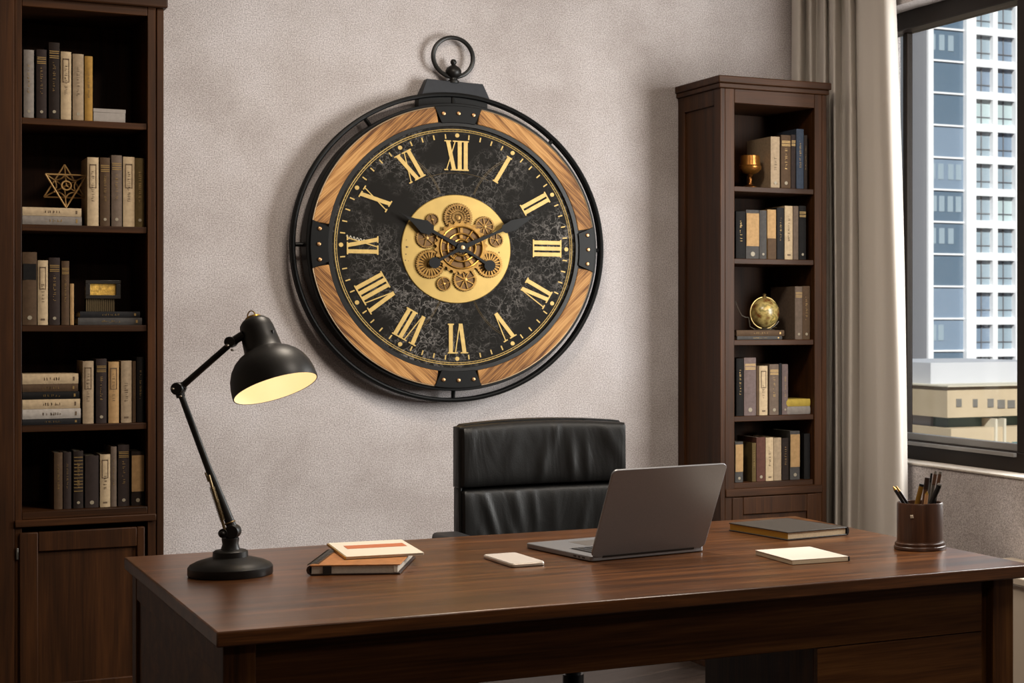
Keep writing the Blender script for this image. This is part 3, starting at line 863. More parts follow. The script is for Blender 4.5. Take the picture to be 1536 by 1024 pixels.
# ================================================================== WALL CLOCK
CX, CY, CZ = 1.9405, 6.185, 1.5605
K = .002363
CK = thing('wall_clock', 'large round black and wood wall clock with gold roman numerals', 'clock', (CX, CY, CZ))
CK.scale = (1.034, 1, 1)


def circ(r, n=128, a0=0.): return [(r * K * math.cos(a0 + 2 * PI * i / n), r * K * math.sin(a0 + 2 * PI * i / n)) for i in range(n)]


m = MB(); m.ringprism(circ(217), circ(186), .006, .085, 'y'); m.build('drum', BLACK, CK, .002)
m = MB(); m.torus((0, .048, 0), 231.5 * K, 3.6 * K, 'y', 128, 10); m.torus((0, .068, 0), 231.5 * K, 3.4 * K, 'y', 128, 10); m.build('outer_ring', BLACK, CK)
m = MB()
for ang in (90, 48, 0, -90, 180, 124.5):
    a_ = R(ang); d_ = Vector((math.cos(a_), 0, math.sin(a_)))
    m.tube([d_ * 214 * K + Vector((0, .052, 0)), d_ * 231 * K + Vector((0, .055, 0))], 3.2 * K, 8)
m.build('connector_bars', BLACK, CK)
m = MB(); m.torus((0, .05, 0), 214 * K, .5 * K, 'y', 8, 6)
m.bm.free()
# wall standoffs (reach the wall)
m = MB()
for ang in (45, 135, 225, 315):
    a_ = R(ang)
    m.lathe([(6 * K, 0), (6 * K, .033)], (205 * K * math.cos(a_), .0815, 205 * K * math.sin(a_)), (0, 1, 0), 14)
m.build('wall_mounts', BLACK, CK)
# wooden rim in four segments, grain along each segment
for q in range(4):
    a0, a1 = R(45 + 9), R(135 - 9)
    seg = 28; out = []
    N = [a0 + (a1 - a0) * i / seg for i in range(seg + 1)]
    out = [(211 * K * math.cos(a_), 211 * K * math.sin(a_)) for a_ in N] + [(188.5 * K * math.cos(a_), 188.5 * K * math.sin(a_)) for a_ in reversed(N)]
    m = MB(); m.prism(out, -.004, .02, 'y'); o = m.build('wooden_rim', RIMW, CK, .0025)
    o.rotation_euler = (0, -R(45) + q * R(90), 0)
# bright edge line of the rim, black riveted brackets
m = MB(); m.torus((0, -.002, 0), 211.6 * K, .9 * K, 'y', 128, 6); m.build('rim_edge', simple('pale bronze edge', '#a58d70', .4, .6), CK)
for q, ang in enumerate((90, 0, -90, 180)):
    a_ = R(ang)
    def pol(r, da): return (r * K * math.cos(a_ + da), r * K * math.sin(a_ + da))
    da0, da1 = R(9.6), R(7.6)
    N = 10
    out = [pol(212.5, -da0 + 2 * da0 * i / N) for i in range(N + 1)] + [pol(187, da1 - 2 * da1 * i / N) for i in range(N + 1)]
    m = MB(); m.prism(out, -.008, .012, 'y'); br = m.build('bracket', BLACK, CK, .0015)
    for s in (-1, 0, 1):
        x, zz_ = pol(201, s * R(6.4))
        m = MB(); m.lathe([(0, 0), (3 * K, 0), (3.2 * K, .002), (2.4 * K, .005), (0, .0065)], (x, -.0075, zz_), (0, -1, 0), 14)
        m.build('rivet', simple('copper rivet', '#a9835c', .35, .9), br)
# dial, chapter rings
m = MB(); m.lathe([(0, 0), (184 * K, 0), (184 * K, .012), (0, .012)], (0, .02, 0), (0, -1, 0), 128); m.build('dial', DIAL, CK)
m = MB(); m.ringprism(circ(188.5), circ(182), -.002, .02, 'y'); m.build('bezel', BLACKG, CK, .001)
m = MB(); m.torus((0, .0085, 0), 177.5 * K, .75 * K, 'y', 160, 6); m.torus((0, .0085, 0), 174.6 * K, .55 * K, 'y', 160, 6)
for i in range(180):
    a_ = 2 * PI * i / 180
    m.box(176 * K * math.cos(a_) - .0008, 176 * K * math.cos(a_) + .0008, .0065, .009, 176 * K * math.sin(a_) - .0008, 176 * K * math.sin(a_) + .0008)
m.build('chapter_ring', GOLDT, CK)
m = MB()
for i in range(60):
    a_ = PI / 2 - 2 * PI * i / 60
    M = Matrix.Rotation(-(a_ - PI / 2), 4, 'Y')
    if i % 5: m.prism([(-.9 * K, 163.5 * K), (.9 * K, 163.5 * K), (.9 * K, 170.5 * K), (-.9 * K, 170.5 * K)], .0065, .009, 'y', M)
    else: m.prism([(3.2 * K * math.cos(t), 168.5 * K + 3.2 * K * math.sin(t)) for t in [k * PI / 6 for k in range(12)]], .0062, .009, 'y', M)
m.build('minute_track', GOLDT, CK, smooth=False)
# thin engraved lines fanning round the twelve and the six
m = MB()
for top in (1, -1):
    for sx in (1, -1):
        for w_ in (0, 3.2):
            pts = []
            for i in range(9):
                t = i / 8; r = 84 + t * 76; th = R(17) + R(13) * t ** 1.6 + w_ / 170
                pts.append((sx * r * K * math.sin(th), .0083, top * r * K * math.cos(th)))
            m.tube(pts, .35 * K, 5)
m.tube([(116 * K * math.sin(th), .0083, 112 * K * math.cos(th)) for th in [R(-24 + 4 * i) for i in range(13)]], .35 * K, 5)
m.build('engraved_lines', simple('dull engraved gold', '#5d4c2c', .5, .4), CK)

# roman numerals, tops outward
RI_, RO = 115.5, 160.5


def glyph_polys(ch, x0, wI):
    """polygons (x, r) for one character starting at x0; returns polys and advance"""
    P = []
    r0, r1 = RI_, RO; sf = 2.0
    def slant(xa, xb, wd):  # from top xa to bottom xb
        P.append([(xb, r0), (xb + wd, r0), (xa + wd, r1), (xa, r1)])
    if ch == 'I':
        P.append([(x0 + 1, r0), (x0 + 1 + wI, r0), (x0 + 1 + wI, r1), (x0 + 1, r1)])
        for rr_ in (r0, r1 - sf): P.append([(x0 - .6, rr_), (x0 + wI + 2.6, rr_), (x0 + wI + 2.6, rr_ + sf), (x0 - .6, rr_ + sf)])
        return P, wI + 3.2
    if ch == 'V':
        W = 19
        slant(x0 + 1, x0 + W / 2 - wI * .42, wI); slant(x0 + W - 2, x0 + W / 2 + wI * .2, 1.5)
        P.append([(x0 - 1.5, r1 - 1.8), (x0 + wI + 4, r1 - 1.8), (x0 + wI + 4, r1), (x0 - 1.5, r1)])
        P.append([(x0 + W - 5, r1 - 1.8), (x0 + W + 2, r1 - 1.8), (x0 + W + 2, r1), (x0 + W - 5, r1)])
        return P, W + 1.5
    W = 16.5
    slant(x0 + .5, x0 + W - wI - .5, wI); slant(x0 + W - 2.4, x0 + .8, 1.5)
    for a_, b_ in ((x0 - 1.6, x0 + wI + 2.5), (x0 + W - 5.5, x0 + W + 1.2)): P.append([(a_, r1 - 1.8), (b_, r1 - 1.8), (b_, r1), (a_, r1)])
    for a_, b_ in ((x0 - 1.4, x0 + 4), (x0 + W - wI - 2.5, x0 + W + 1.2)): P.append([(a_, r0), (b_, r0), (b_, r0 + 1.8), (a_, r0 + 1.8)])
    return P, W + .8


NUM = ['XII', 'I', 'II', 'III', 'IV', 'V', 'VI', 'VII', 'VIII', 'IX', 'X', 'XI']
for i, s in enumerate(NUM):
    x = 0; polys = []
    for chx in s:
        pl_, adv = glyph_polys(chx, x, 5.9); polys += pl_; x += adv
    M = Matrix.Rotation(2 * PI * i / 12, 4, 'Y')
    m = MB()
    for j, po in enumerate(polys):
        m.prism([((px - x / 2) * K, r * K) for px, r in po], .0052 - .00012 * (j % 4), .009, 'y', M)
    m.build('roman_numeral', GOLDT, CK, smooth=False)
# tiny white script above the nine
m = MB(); rr = random.Random(3); pts = []
for i in range(60):
    t = i / 59
    pts.append(((-161 + 26 * t) * K, .0075, (9.5 - 5 * t + 2.6 * math.sin(t * 34) * (1.2 - .7 * t)) * K + 2.4 * K))
m.tube(pts, .45 * K, 5); m.build('script_mark', simple('white script', '#c9c2b4', .6), CK)

# gold movement plate with gears
m = MB(); m.lathe([(0, 0), (81.5 * K, 0), (82 * K, .003), (81 * K, .005), (0, .005)], (-1 * K, .0085, -3 * K), (0, -1, 0), 96); m.build('movement_plate', GOLDP, CK)
m = MB()
for (x, zz_, w_, h_) in ((-76, 8.5, 1.2, 1.2), (-76.5, -2, 4, 1.4), (-75.5, -2.8, 1.2, 3), (-77, -13, 1.6, 1.6), (-77.5, -22, 1.6, 1.6), (-73, -22.5, 1, 1), (62, -8, 1.8, 2)):
    m.box(x * K, (x + w_) * K, .0028, .004, zz_ * K, (zz_ + h_) * K)
m.build('plate_marks', INK, CK, smooth=False)


def gear(cx, cz, r, y0, y1, teeth, spokes, mat, hubr=.22, rim=.8, ringed=False):
    m = MB(); cx *= K; cz *= K; r *= K
    n = teeth * 4; out = []; inn = []
    for i in range(n):
        a_ = 2 * PI * i / n; rad = r if i % 4 in (1, 2) else r * .92
        out.append((cx + rad * math.cos(a_), cz + rad * math.sin(a_))); inn.append((cx + rim * r * math.cos(a_), cz + rim * r * math.sin(a_)))
    m.ringprism(out, inn, y0, y1, 'y')
    for s in range(spokes):
        a_ = 2 * PI * s / spokes + .3
        M = Matrix.Translation((cx, 0, cz)) @ Matrix.Rotation(-a_, 4, 'Y')
        m.prism([(hubr * r * .8, -r * .055), (rim * r * 1.03, -r * .055), (rim * r * 1.03, r * .055), (hubr * r * .8, r * .055)], y0 + .0008, y1, 'y', M)
    m.lathe([(0, 0), (hubr * r, 0), (hubr * r, .0035), (hubr * r * .6, .0045), (0, .005)], (cx, y1, cz), (0, -1, 0), 20)
    if ringed:
        m.torus((cx, y0, cz), r * .62, r * .03, 'y', 40, 6); m.torus((cx, y0, cz), r * .42, r * .035, 'y', 32, 6)
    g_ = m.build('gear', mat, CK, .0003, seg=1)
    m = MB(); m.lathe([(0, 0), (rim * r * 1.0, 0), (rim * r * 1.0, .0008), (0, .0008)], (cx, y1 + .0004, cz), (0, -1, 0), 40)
    m.build('gear_back', simple('painted recess shade', '#5f4423', .5, .5), g_)  # darker disc puts the shade between the spokes into colour
    return g_


HX, HZ = 4.0, -1.0
# (dx, dz, r, teeth, spokes, back, front, material)
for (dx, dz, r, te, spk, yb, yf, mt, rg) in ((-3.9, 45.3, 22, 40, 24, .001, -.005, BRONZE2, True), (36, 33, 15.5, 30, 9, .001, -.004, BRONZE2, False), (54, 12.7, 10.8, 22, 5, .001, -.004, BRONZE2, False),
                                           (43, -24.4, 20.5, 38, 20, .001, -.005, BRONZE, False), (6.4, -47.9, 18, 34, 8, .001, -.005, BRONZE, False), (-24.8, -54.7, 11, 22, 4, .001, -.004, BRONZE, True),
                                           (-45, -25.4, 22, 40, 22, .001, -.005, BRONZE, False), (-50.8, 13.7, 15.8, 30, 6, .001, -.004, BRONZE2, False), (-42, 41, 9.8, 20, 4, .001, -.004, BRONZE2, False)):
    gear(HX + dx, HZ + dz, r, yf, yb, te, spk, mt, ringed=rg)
gear(HX, HZ, 40, -.010, -.006, 26, 5, BRONZE, .2, .76)
m = MB(); m.torus((HX * K, -.012, HZ * K), 31.5 * K, 1.3 * K, 'y', 64, 8); m.torus((HX * K, -.011, HZ * K), 21 * K, 1.6 * K, 'y', 48, 8); m.torus((HX * K, -.011, HZ * K), 12 * K, 2 * K, 'y', 40, 8)
for s in range(8):
    a_ = s * PI / 4 + .2
    m.tube([((HX + 12 * math.cos(a_)) * K, -.011, (HZ + 12 * math.sin(a_)) * K), ((HX + 31 * math.cos(a_)) * K, -.011, (HZ + 31 * math.sin(a_)) * K)], 1.1 * K, 6)
m.build('centre_wheel', simple('bright gold wheel', '#b58a45', .3, 1.), CK)


def hand(name, tip, tail, y, spade_at, spade_w):
    L_ = math.hypot(*tip); a_ = math.atan2(tip[1], tip[0])
    M = Matrix.Translation((HX * K, 0, HZ * K)) @ Matrix.Rotation(-a_, 4, 'Y')
    s = spade_at * L_; wv = spade_w
    up = [(0, 4.2), (7, 3.6), (s * .62, 2.0), (s * .78, 2.6), (s * .82, wv * .8), (s * .9, wv * .82), (s, wv), (s * 1.12, wv * .72), (s * 1.28, wv * .36), (L_ * .9, .9), (L_, .3)]
    poly = [(x * K, z_ * K) for x, z_ in up] + [(x * K, -z_ * K) for x, z_ in reversed(up)]
    m = MB(); m.prism(poly, y - .0012, y + .0012, 'y', M)
    T = math.hypot(*tail); ta = math.atan2(tail[1], tail[0])
    M2 = Matrix.Translation((HX * K, 0, HZ * K)) @ Matrix.Rotation(-ta, 4, 'Y')
    m.prism([(x * K, z_ * K) for x, z_ in ((0, 3.4), (T * .5, 1.6), (T * .84, 2.2), (T * .84, -2.2), (T * .5, -1.6), (0, -3.4))], y - .0011, y + .0011, 'y', M2)
    m.lathe([(0, 0), (8.4 * K, 0), (8.4 * K, .0024), (0, .0024)], ((HX + tail[0]) * K, y + .0012, (HZ + tail[1]) * K), (0, -1, 0), 28)
    m.lathe([(0, 0), (8.2 * K, 0), (8.2 * K, .0026), (0, .0026)], (HX * K, y + .0013, HZ * K), (0, -1, 0), 28)
    return m.build(name, simple('blackened steel', '#080706', .45, .0, .2), CK, .0003, seg=1)


hand('hour_hand', (-92.8, 50.4), (42, -26.4), -.0185, .6, 10.5)
hand('minute_hand', (117, 54), (-41, -23.4), -.023, .66, 8.5)
m = MB(); m.lathe([(0, 0), (3.2 * K, 0), (3 * K, .003), (0, .004)], (HX * K, -.024, HZ * K), (0, -1, 0), 16); m.lathe([(1.6 * K, 0), (1.6 * K, .026)], (HX * K, -.022, HZ * K), (0, 1, 0), 10); m.build('hub_pin', simple('pale pin', '#b99a70', .35, .8), CK)
# top housing, finial and hanging ring
def zy(r): return r * K
m = MB()
y0_, y1_ = .062, .11
m.hexa([(-48 * K, y0_ - .008, 226 * K), (57 * K, y0_ - .008, 226 * K), (58 * K, y1_, 226 * K), (-50 * K, y1_, 226 * K), (-38 * K, y0_ + .004, 254.5 * K), (47 * K, y0_ + .004, 252 * K), (47 * K, y1_ - .01, 252 * K), (-38 * K, y1_ - .01, 254.5 * K)])
m.build('housing', SLATE, CK, .002)
m = MB(); m.prism([(212.5 * K * math.sin(R(t)), 212.5 * K * math.cos(R(t))) for t in range(-14, 15, 2)] + [(230 * K * math.sin(R(t)), 230 * K * math.cos(R(t))) for t in range(13, -14, -2)], .052, .1, 'y')
m.build('housing_base', BLACK, CK)
yc = .078
m = MB(); m.lathe([(0, 246 * K), (8.5 * K, 246 * K), (8.5 * K, 249.5 * K), (6 * K, 251 * K), (5.6 * K, 254 * K), (9.5 * K, 256.5 * K), (11.6 * K, 261 * K), (11.6 * K, 265 * K), (9.5 * K, 269.5 * K), (5 * K, 272.5 * K), (3 * K, 274 * K), (4.4 * K, 276.5 * K), (4.6 * K, 279 * K), (3 * K, 282 * K), (0, 283 * K)], (3.5 * K, yc, 5 * K), (0, 0, 1), 32)
m.build('finial', BLACKG, CK)
m = MB(); m.torus((3 * K, yc, 290.5 * K), 30 * K, 3.3 * K, 'y', 72, 10); m.build('hanging_ring', BLACKG, CK)

# ================================================================== DESK
DX0, DX1, DY0, DY1 = .589, 2.356, 3.267, 4.41
do = ((DX0 + DX1) / 2, DY0, 0)
DK = thing('desk', 'wide dark walnut desk in the foreground', 'desk', do)
MB(do).box(DX0, DX1, DY0, DY1, .722, .75).build('desk_top', DESK_T, DK, .003)
yf0 = DY0 + .022
posts = [(.604, .661, yf0, yf0 + .05), (2.2587, 2.3131, yf0, yf0 + .05), (.604, .661, DY1 - .075, DY1 - .02), (2.2587, 2.3131, DY1 - .075, DY1 - .02)]
for a, b2, c_, d_ in posts: MB(do).box(a, b2, c_, d_, 0, .7215).build('leg', DESK_V, DK, .002)
MB(do).box(.661, 2.236, yf0 + .012, yf0 + .03, .606, .7215).build('apron', DESK_B, DK, .0015)
MB(do).box(2.236, 2.2587, yf0 + .03, yf0 + .045, 0, .7215).build('filler_strip', DESK_V, DK, smooth=False)
MB(do).box(.661, 2.2587, DY1 - .05, DY1 - .032, .64, .7215).build('back_rail', DESK_B, DK, .0015)
for x0, x1 in ((1.8174, 2.236), (.661, 1.08)):
    pd = MB(do).box(x0, x1, yf0 + .0315, 3.86, .01, .7213).build('pedestal', DESK_V, DK, .0015)
    MB(do).box(x0, x1, yf0 + .013, yf0 + .031, .01, .6045).build('pedestal_front', DESK_B, pd, .0012)
MB(do).box(.612, .628, yf0 + .05, DY1 - .075, .03, .7215).build('side_panel', DESK_B, DK, smooth=False)
MB(do).box(2.29, 2.306, yf0 + .05, DY1 - .075, .03, .7215).build('side_panel', DESK_B, DK, smooth=False)
MB(do).box(.606, .64, yf0 + .05, DY1 - .075, .66, .7215).build('side_rail', DESK_B, DK, .001)

# ================================================================== CHAIR
CHX, CHY = 1.825, 4.75
CH = thing('office_chair', 'black leather office chair behind the desk', 'chair', (CHX, CHY, 0))
ZS = .8165


def cushion(name, x0, x1, z0, z1, yf, yb, puff, ridges, crown=0., nx=72, nz=44, mat=None):
    vs = []; fs = []
    def e(t, p): return max(0., 1 - abs(2 * t - 1) ** p) ** (1 / p)
    for j in range(nz + 1):
        tz = j / nz
        for i in range(nx + 1):
            tx = i / nx
            x = x0 + (x1 - x0) * tx; zz_ = z0 + (z1 - z0) * tz + crown * (1 - (2 * tx - 1) ** 2) * tz
            ed = e(tx, 9) * e(tz, 4.5)
            y = yf - puff * ed
            for (cx_, w_, amp, top, sl) in ridges:
                xc = cx_ + sl * (tz - .5)
                g = math.exp(-((tx - xc) / w_) ** 2) * math.exp(-((tz - top) / .33) ** 2)
                y -= amp * .65 * g * ed
            y += .022 * (2 * tx - 1) ** 2 * -1   # wings come slightly forward
            vs.append((x, y, zz_))
    N = (nx + 1) * (nz + 1)
    for j in range(nz + 1):
        for i in range(nx + 1):
            v = vs[j * (nx + 1) + i]; vs.append((v[0], yb, v[2]))
    for j in range(nz):
        for i in range(nx):
            a = j * (nx + 1) + i
            fs.append((a, a + 1, a + nx + 2, a + nx + 1)); fs.append((N + a, N + a + nx + 1, N + a + nx + 2, N + a + 1))
    for i in range(nx):
        fs.append((i, N + i, N + i + 1, i + 1)); t_ = nz * (nx + 1) + i; fs.append((t_, t_ + 1, N + t_ + 1, N + t_))
    for j in range(nz):
        a = j * (nx + 1); fs.append((a, a + nx + 1, N + a + nx + 1, N + a)); a += nx; fs.append((a, N + a, N + a + nx + 1, a + nx + 1))
    m = MB(); m._add(vs, fs)
    return m.build(name, mat or LEATH, CH, ang=60)


rg1 = [(.5, .03, .008, .35, .06), (.66, .025, .008, .35, -.02), (.75, .02, .006, .4, -.03), (.3, .05, .004, .5, .1), (.16, .06, .003, .7, .2), (.93, .04, .005, .7, -.15), (.55, .02, .005, .8, .05)]
rg2 = [(.2, .025, .009, .7, -.16), (.3, .03, .008, .35, -.2), (.12, .03, .008, .2, -.25), (.36, .03, .006, .75, -.1), (.45, .02, .005, .8, -.05), (.72, .025, .006, .55, .1), (.56, .03, .004, .7, 0)]
cushion('upper_cushion', -.259, .25, ZS + .0015, .992, .245, .285, .03, rg1, .012)
cushion('lower_cushion', -.257, .25, .53, ZS - .0015, .245, .285, .03, rg2)
m = MB(); pr = [(-.243, .525), (.262, .525), (.26, .985), (.25, .996)] + [(.25 - .48 * i / 10, .997 + .012 * (1 - (2 * i / 10 - 1) ** 2)) for i in range(11)] + [(-.243, .985)]
m.prism(pr, .268, .325, 'y'); m.build('backrest_shell', LEATH, CH, .014, seg=4)
m = MB()
for sx in (-1, 1):
    m.tube([(sx * .252 - .004, .226 + .0, .54), (sx * .253 - .004, .224, .8), (sx * .252 - .004, .226, .985)], .0055, 8)
m.build('piping', LEATH, CH)
m = MB()
sw = .25
m.box(-sw, sw, -.27, .245, .43, .50); m.build('seat', LEATH, CH, .03, seg=4)
ARM = simple('black arm plastic', '#1a1a1c', .5)
for sx in (-1, 1):
    x0 = sx * .31 - .04
    pa = MB().box(x0, x0 + .08, -.2, .2, .67, .70).build('armrest', ARM, CH, .012, seg=4)
    m = MB(); m.tube([(sx * .31, .12, .672), (sx * .315, .1, .56), (sx * .3, .06, .44), (sx * .2, .04, .42)], .016, 10); m.build('arm_post', ARM, pa)
m = MB(); m.lathe([(.03, .12), (.03, .3), (.022, .3), (.022, .41)], seg=24); m.build('gas_column', simple('black steel', '#0c0c0d', .35, .4), CH)
m = MB(); m.box(-.12, .12, -.14, .16, .405, .431); m.build('tilt_mechanism', ARM, CH, .004)
m = MB(); m.box(-.04, .04, .23, .345, .46, .72); m.box(-.04, .04, -.02, .345, .41, .44); m.build('back_bracket', ARM, CH, .006)
for k in range(5):
    a_ = R(90 + 72 * k + 12)
    d_ = Vector((math.cos(a_), math.sin(a_), 0))
    lg = MB().tube([Vector((0, 0, .12)), d_ * .15 + Vector((0, 0, .105)), d_ * .31 + Vector((0, 0, .075))], [.03, .024, .016], 10).build('base_leg', simple('black steel', '#0c0c0d', .35, .4), CH)
    pv = d_ * .31; t_ = Vector((-d_.y, d_.x, 0))
    m = MB()
    for s in (-.014, .014): m.lathe([(0, -.009), (.027, -.009), (.028, 0), (.027, .009), (0, .009)], pv + t_ * s + Vector((0, 0, .0285)), t_, 20)
    m.lathe([(.008, 0), (.008, .035)], pv + Vector((0, 0, .045)), (0, 0, 1), 10)
    m.build('caster', ARM, lg)

# ================================================================== LAMP
LS = 1 / 694.0
LP = thing('desk_lamp', 'black articulated desk lamp, lit, on the desk', 'lamp', (.748, 3.99, .7506), -TH)
def lp(u, v, y=0.): return Vector(((u - 346) * LS, y, (861.7 - v) * LS))
m = MB(); m.lathe([(0, 0), (60 * LS, 0), (61 * LS, 2 * LS), (61 * LS, 12 * LS), (58 * LS, 16 * LS), (48 * LS, 21 * LS), (34 * LS, 25 * LS), (25.5 * LS, 27 * LS), (25 * LS, 35 * LS), (22 * LS, 37 * LS), (14 * LS, 38 * LS), (11.5 * LS, 46 * LS), (12.5 * LS, 52 * LS), (12.5 * LS, 55 * LS), (0, 55 * LS)], seg=56)
m.build('base', BLACKG, LP)
m = MB()
j0 = lp(347, 797); el = lp(269, 585); sh_ = lp(345, 517)
m.lathe([(9.5 * LS, -9 * LS), (10.5 * LS, -7 * LS), (10.5 * LS, 7 * LS), (9.5 * LS, 9 * LS)], j0 + Vector((3 * LS, 0, 0)), (0, 1, 0), 24)
m.lathe([(0, -11 * LS), (7 * LS, -11 * LS), (7 * LS, 11 * LS), (0, 11 * LS)], lp(338, 799), (0, 1, 0), 20)
m.box(j0.x - 6 * LS, j0.x + 8 * LS, -6 * LS, 6 * LS, 52 * LS, j0.z)
jt = m.build('base_joint', BLACKG, LP, .001)
m = MB(); m.ball(lp(338, 799, -12 * LS), 5 * LS, 14, .8); m.build('knob', BLACKG, jt)
m = MB(); m.tube([el, lp(310, 695), lp(333, 752), lp(350, 795)], [4.6 * LS, 5 * LS, 6.5 * LS, 7.5 * LS], 12)
la = m.build('lower_arm', BLACKG, LP)
m = MB(); m.tube([lp(316, 712, -8 * LS), lp(341, 796, -8 * LS)], 2.2 * LS, 8); m.tube([lp(311, 708, -8 * LS), lp(316, 722, -8 * LS)], 1.2 * LS, 6)
m.build('rod', simple('aged brass rod', '#6f5d40', .45, .75), la)
m = MB(); sp_ = []
a, b2 = lp(321, 730, -8 * LS), lp(337, 780, -8 * LS); ax = (b2 - a).normalized(); px_ = Vector((ax.z, 0, -ax.x))
for i in range(190):
    t = i / 189; sp_.append(a.lerp(b2, t) + 3.6 * LS * (math.cos(t * 22 * 2 * PI) * px_ + math.sin(t * 22 * 2 * PI) * Vector((0, 1, 0))))
m.tube(sp_, .7 * LS, 5); m.build('spring', simple('aged brass rod', '#6f5d40', .45, .75), la)
m = MB(); m.lathe([(8 * LS, -1.2 * LS), (9 * LS, 0), (8 * LS, 1.2 * LS)], lp(345, 784), lp(333, 752) - lp(345, 784), 18); m.build('collar', simple('aged brass rod', '#6f5d40', .45, .75), la)
m = MB(); m.lathe([(0, -9 * LS), (8.5 * LS, -9 * LS), (9.5 * LS, -7 * LS), (9.5 * LS, 7 * LS), (8.5 * LS, 9 * LS), (0, 9 * LS)], lp(268, 583), (0, 1, 0), 24); m.tube([lp(268, 583), lp(277, 578)], 6.5 * LS, 10); m.tube([lp(268, 583), lp(272, 596)], 6.5 * LS, 10)
ejt = m.build('elbow_joint', BLACKG, LP)
m = MB(); m.ball(lp(263, 583, -9 * LS), 3 * LS, 12, .7); m.ball(lp(274, 594, -8 * LS), 2.6 * LS, 12, .7); m.build('screw', simple('steel screw', '#a79f92', .3, 1.), ejt)
m = MB(); m.tube([lp(272, 581), sh_], [5 * LS, 4.6 * LS], 12); m.build('upper_arm', BLACKG, LP)
# shade
ax = Vector((.36, -.2, -.92)).normalized()
O = lp(414, 583)
def sh_prof(pr): return [(r * LS, -t * LS) for r, t in pr]
PRF = [(63, 0), (63.3, 5), (62.5, 15), (60, 27), (55, 39), (47.5, 49), (38, 57), (30.5, 61), (28, 64), (26.5, 80), (25, 97), (22.5, 107), (17, 113), (9, 115.5)]
INN = [(61.6, .3), (61.9, 5), (61, 15), (58.5, 27), (53.3, 38), (46, 47.5), (36.5, 55.2), (29, 59), (26, 62), (24, 70), (0, 72)]
m = MB(); m.lathe(sh_prof([(61.7, 0)] + PRF + [(0, 116)]), O, ax, 64)
bm_f = [f for f in m.bm.faces if len(f.verts) > 8]
bmesh.ops.delete(m.bm, geom=bm_f, context='FACES')
shd = m.build('shade', BLACKG, LP, ang=50)
m = MB(); m.lathe(sh_prof(INN), O, ax, 64)
bmesh.ops.delete(m.bm, geom=[f for f in m.bm.faces if len(f.verts) > 8], context='FACES')
m.build('shade_lining', simple('cream enamel', '#efe0c0', .5), shd, ang=60)
up = -ax
side = up.cross(Vector((0, 1, 0))).normalized()
q = O + up * 88 * LS + Vector((.9, -.42, .1)).normalized() * 25.5 * LS
m = MB(); m.box(q.x - 3 * LS, q.x + 3 * LS, q.y - 2 * LS, q.y + 4 * LS, q.z - 4 * LS, q.z + 5 * LS); m.build('switch', simple('switch black', '#050505', .3), shd, .0008)
m = MB(); m.lathe(sh_prof([(12, 114), (12, 117), (8, 119), (0, 119.5)]), O, ax, 24)
c0 = O + up * 118 * LS
m.tube([c0 + Vector((6 * LS * math.cos(a_) - 2 * LS, 0, 9 * LS * math.sin(a_))) for a_ in [k * PI / 9 for k in range(10)]], 1 * LS, 6)
m.build('cap_loop', simple('aged gold cap', '#9a7a38', .35, .9), shd)
m = MB(); m.tube([sh_, lp(352, 511), lp(366, 502)], 6.5 * LS, 10); m.lathe([(0, -8 * LS), (8 * LS, -8 * LS), (8 * LS, 8 * LS), (0, 8 * LS)], lp(347, 513), (0, 1, 0), 18)
hj = m.build('head_joint', BLACKG, LP)
m = MB(); m.ball(lp(344, 518, -8 * LS), 3.2 * LS, 12, .7); m.ball(lp(351, 525, -7 * LS), 2.6 * LS, 12, .7); m.build('screw', simple('steel screw', '#a79f92', .3, 1.), hj)
bc = O + up * 38 * LS
m = MB(); m.ball(bc, 17 * LS, 20); m.lathe([(11 * LS, 0), (12 * LS, 24 * LS)], bc + up * 11 * LS, up, 18); m.build('bulb', emit_mat('warm bulb', '#ffe6bd', 1.5), shd)
ld = bpy.data.lights.new('bulb_light', 'POINT'); ld.energy = .24; ld.color = (1, .86, .66); ld.shadow_soft_size = .02
lo = bpy.data.objects.new('bulb_light', ld); COL.objects.link(lo); lo.parent = LP; lo.location = O + up * 13 * LS

# ================================================================== THINGS ON THE DESK
ZD = .7506
# leather spiral notebook
nb = thing('spiral_notebook', 'brown leather ring-bound notebook lying left on the desk', 'notebook', (.892, 3.893, ZD), R(-23))
W, Dp, T = .193, .27, .022
LBR = simple('tan leather cover', '#a0693a', .5, 0, .4, .18, 60, .3, 400)
EDG = simple('dark brown edge', '#2b160c', .5)
m = MB(); m.box(.002, W, 0, Dp, T - .003, T); m.build('cover', LBR, nb, .001)
m = MB(); m.box(.002, W, 0, Dp, 0, .003); m.build('cover', EDG, nb, .001)
m = MB(); pr = [(.003, T - .0005), (-.003, T * .8), (-.005, T * .5), (-.003, T * .2), (.003, .0005), (.004, .003), (0, T * .5), (.004, T - .003)]; m.prism(pr, 0, Dp, 'y'); m.build('spine', EDG, nb)
m = MB(); m.box(.006, W - .006, .002, Dp - .004, .0032, T - .0032); m.build('page_block', simple('grey page block', '#b3a99d', .8, 0, .3, .1, 300), nb, smooth=False)
m = MB(); m.box(W - .014, W - .005, .0012, .004, .0035, T - .0035); m.build('ribbon_tab', simple('pale tab', '#d8d2c8', .7), nb, .001)
m = MB(); m.box(.03, .048, -.0012, .0022, .0015, T - .002); m.build('elastic_band', simple('black elastic', '#1c1510', .7), nb, smooth=False)
m = MB()
for i in range(17):
    y = .012 + i * (Dp - .03) / 16
    m.tube([((.008 + .012 * math.cos(a_)), y + .004 * math.sin(a_ * 2), T - .001 + .003 * math.sin(a_)) for a_ in [k * PI / 7 for k in range(8)]], .0011, 5)
m.build('ring_binding', simple('black wire', '#15110e', .4, .5), nb)
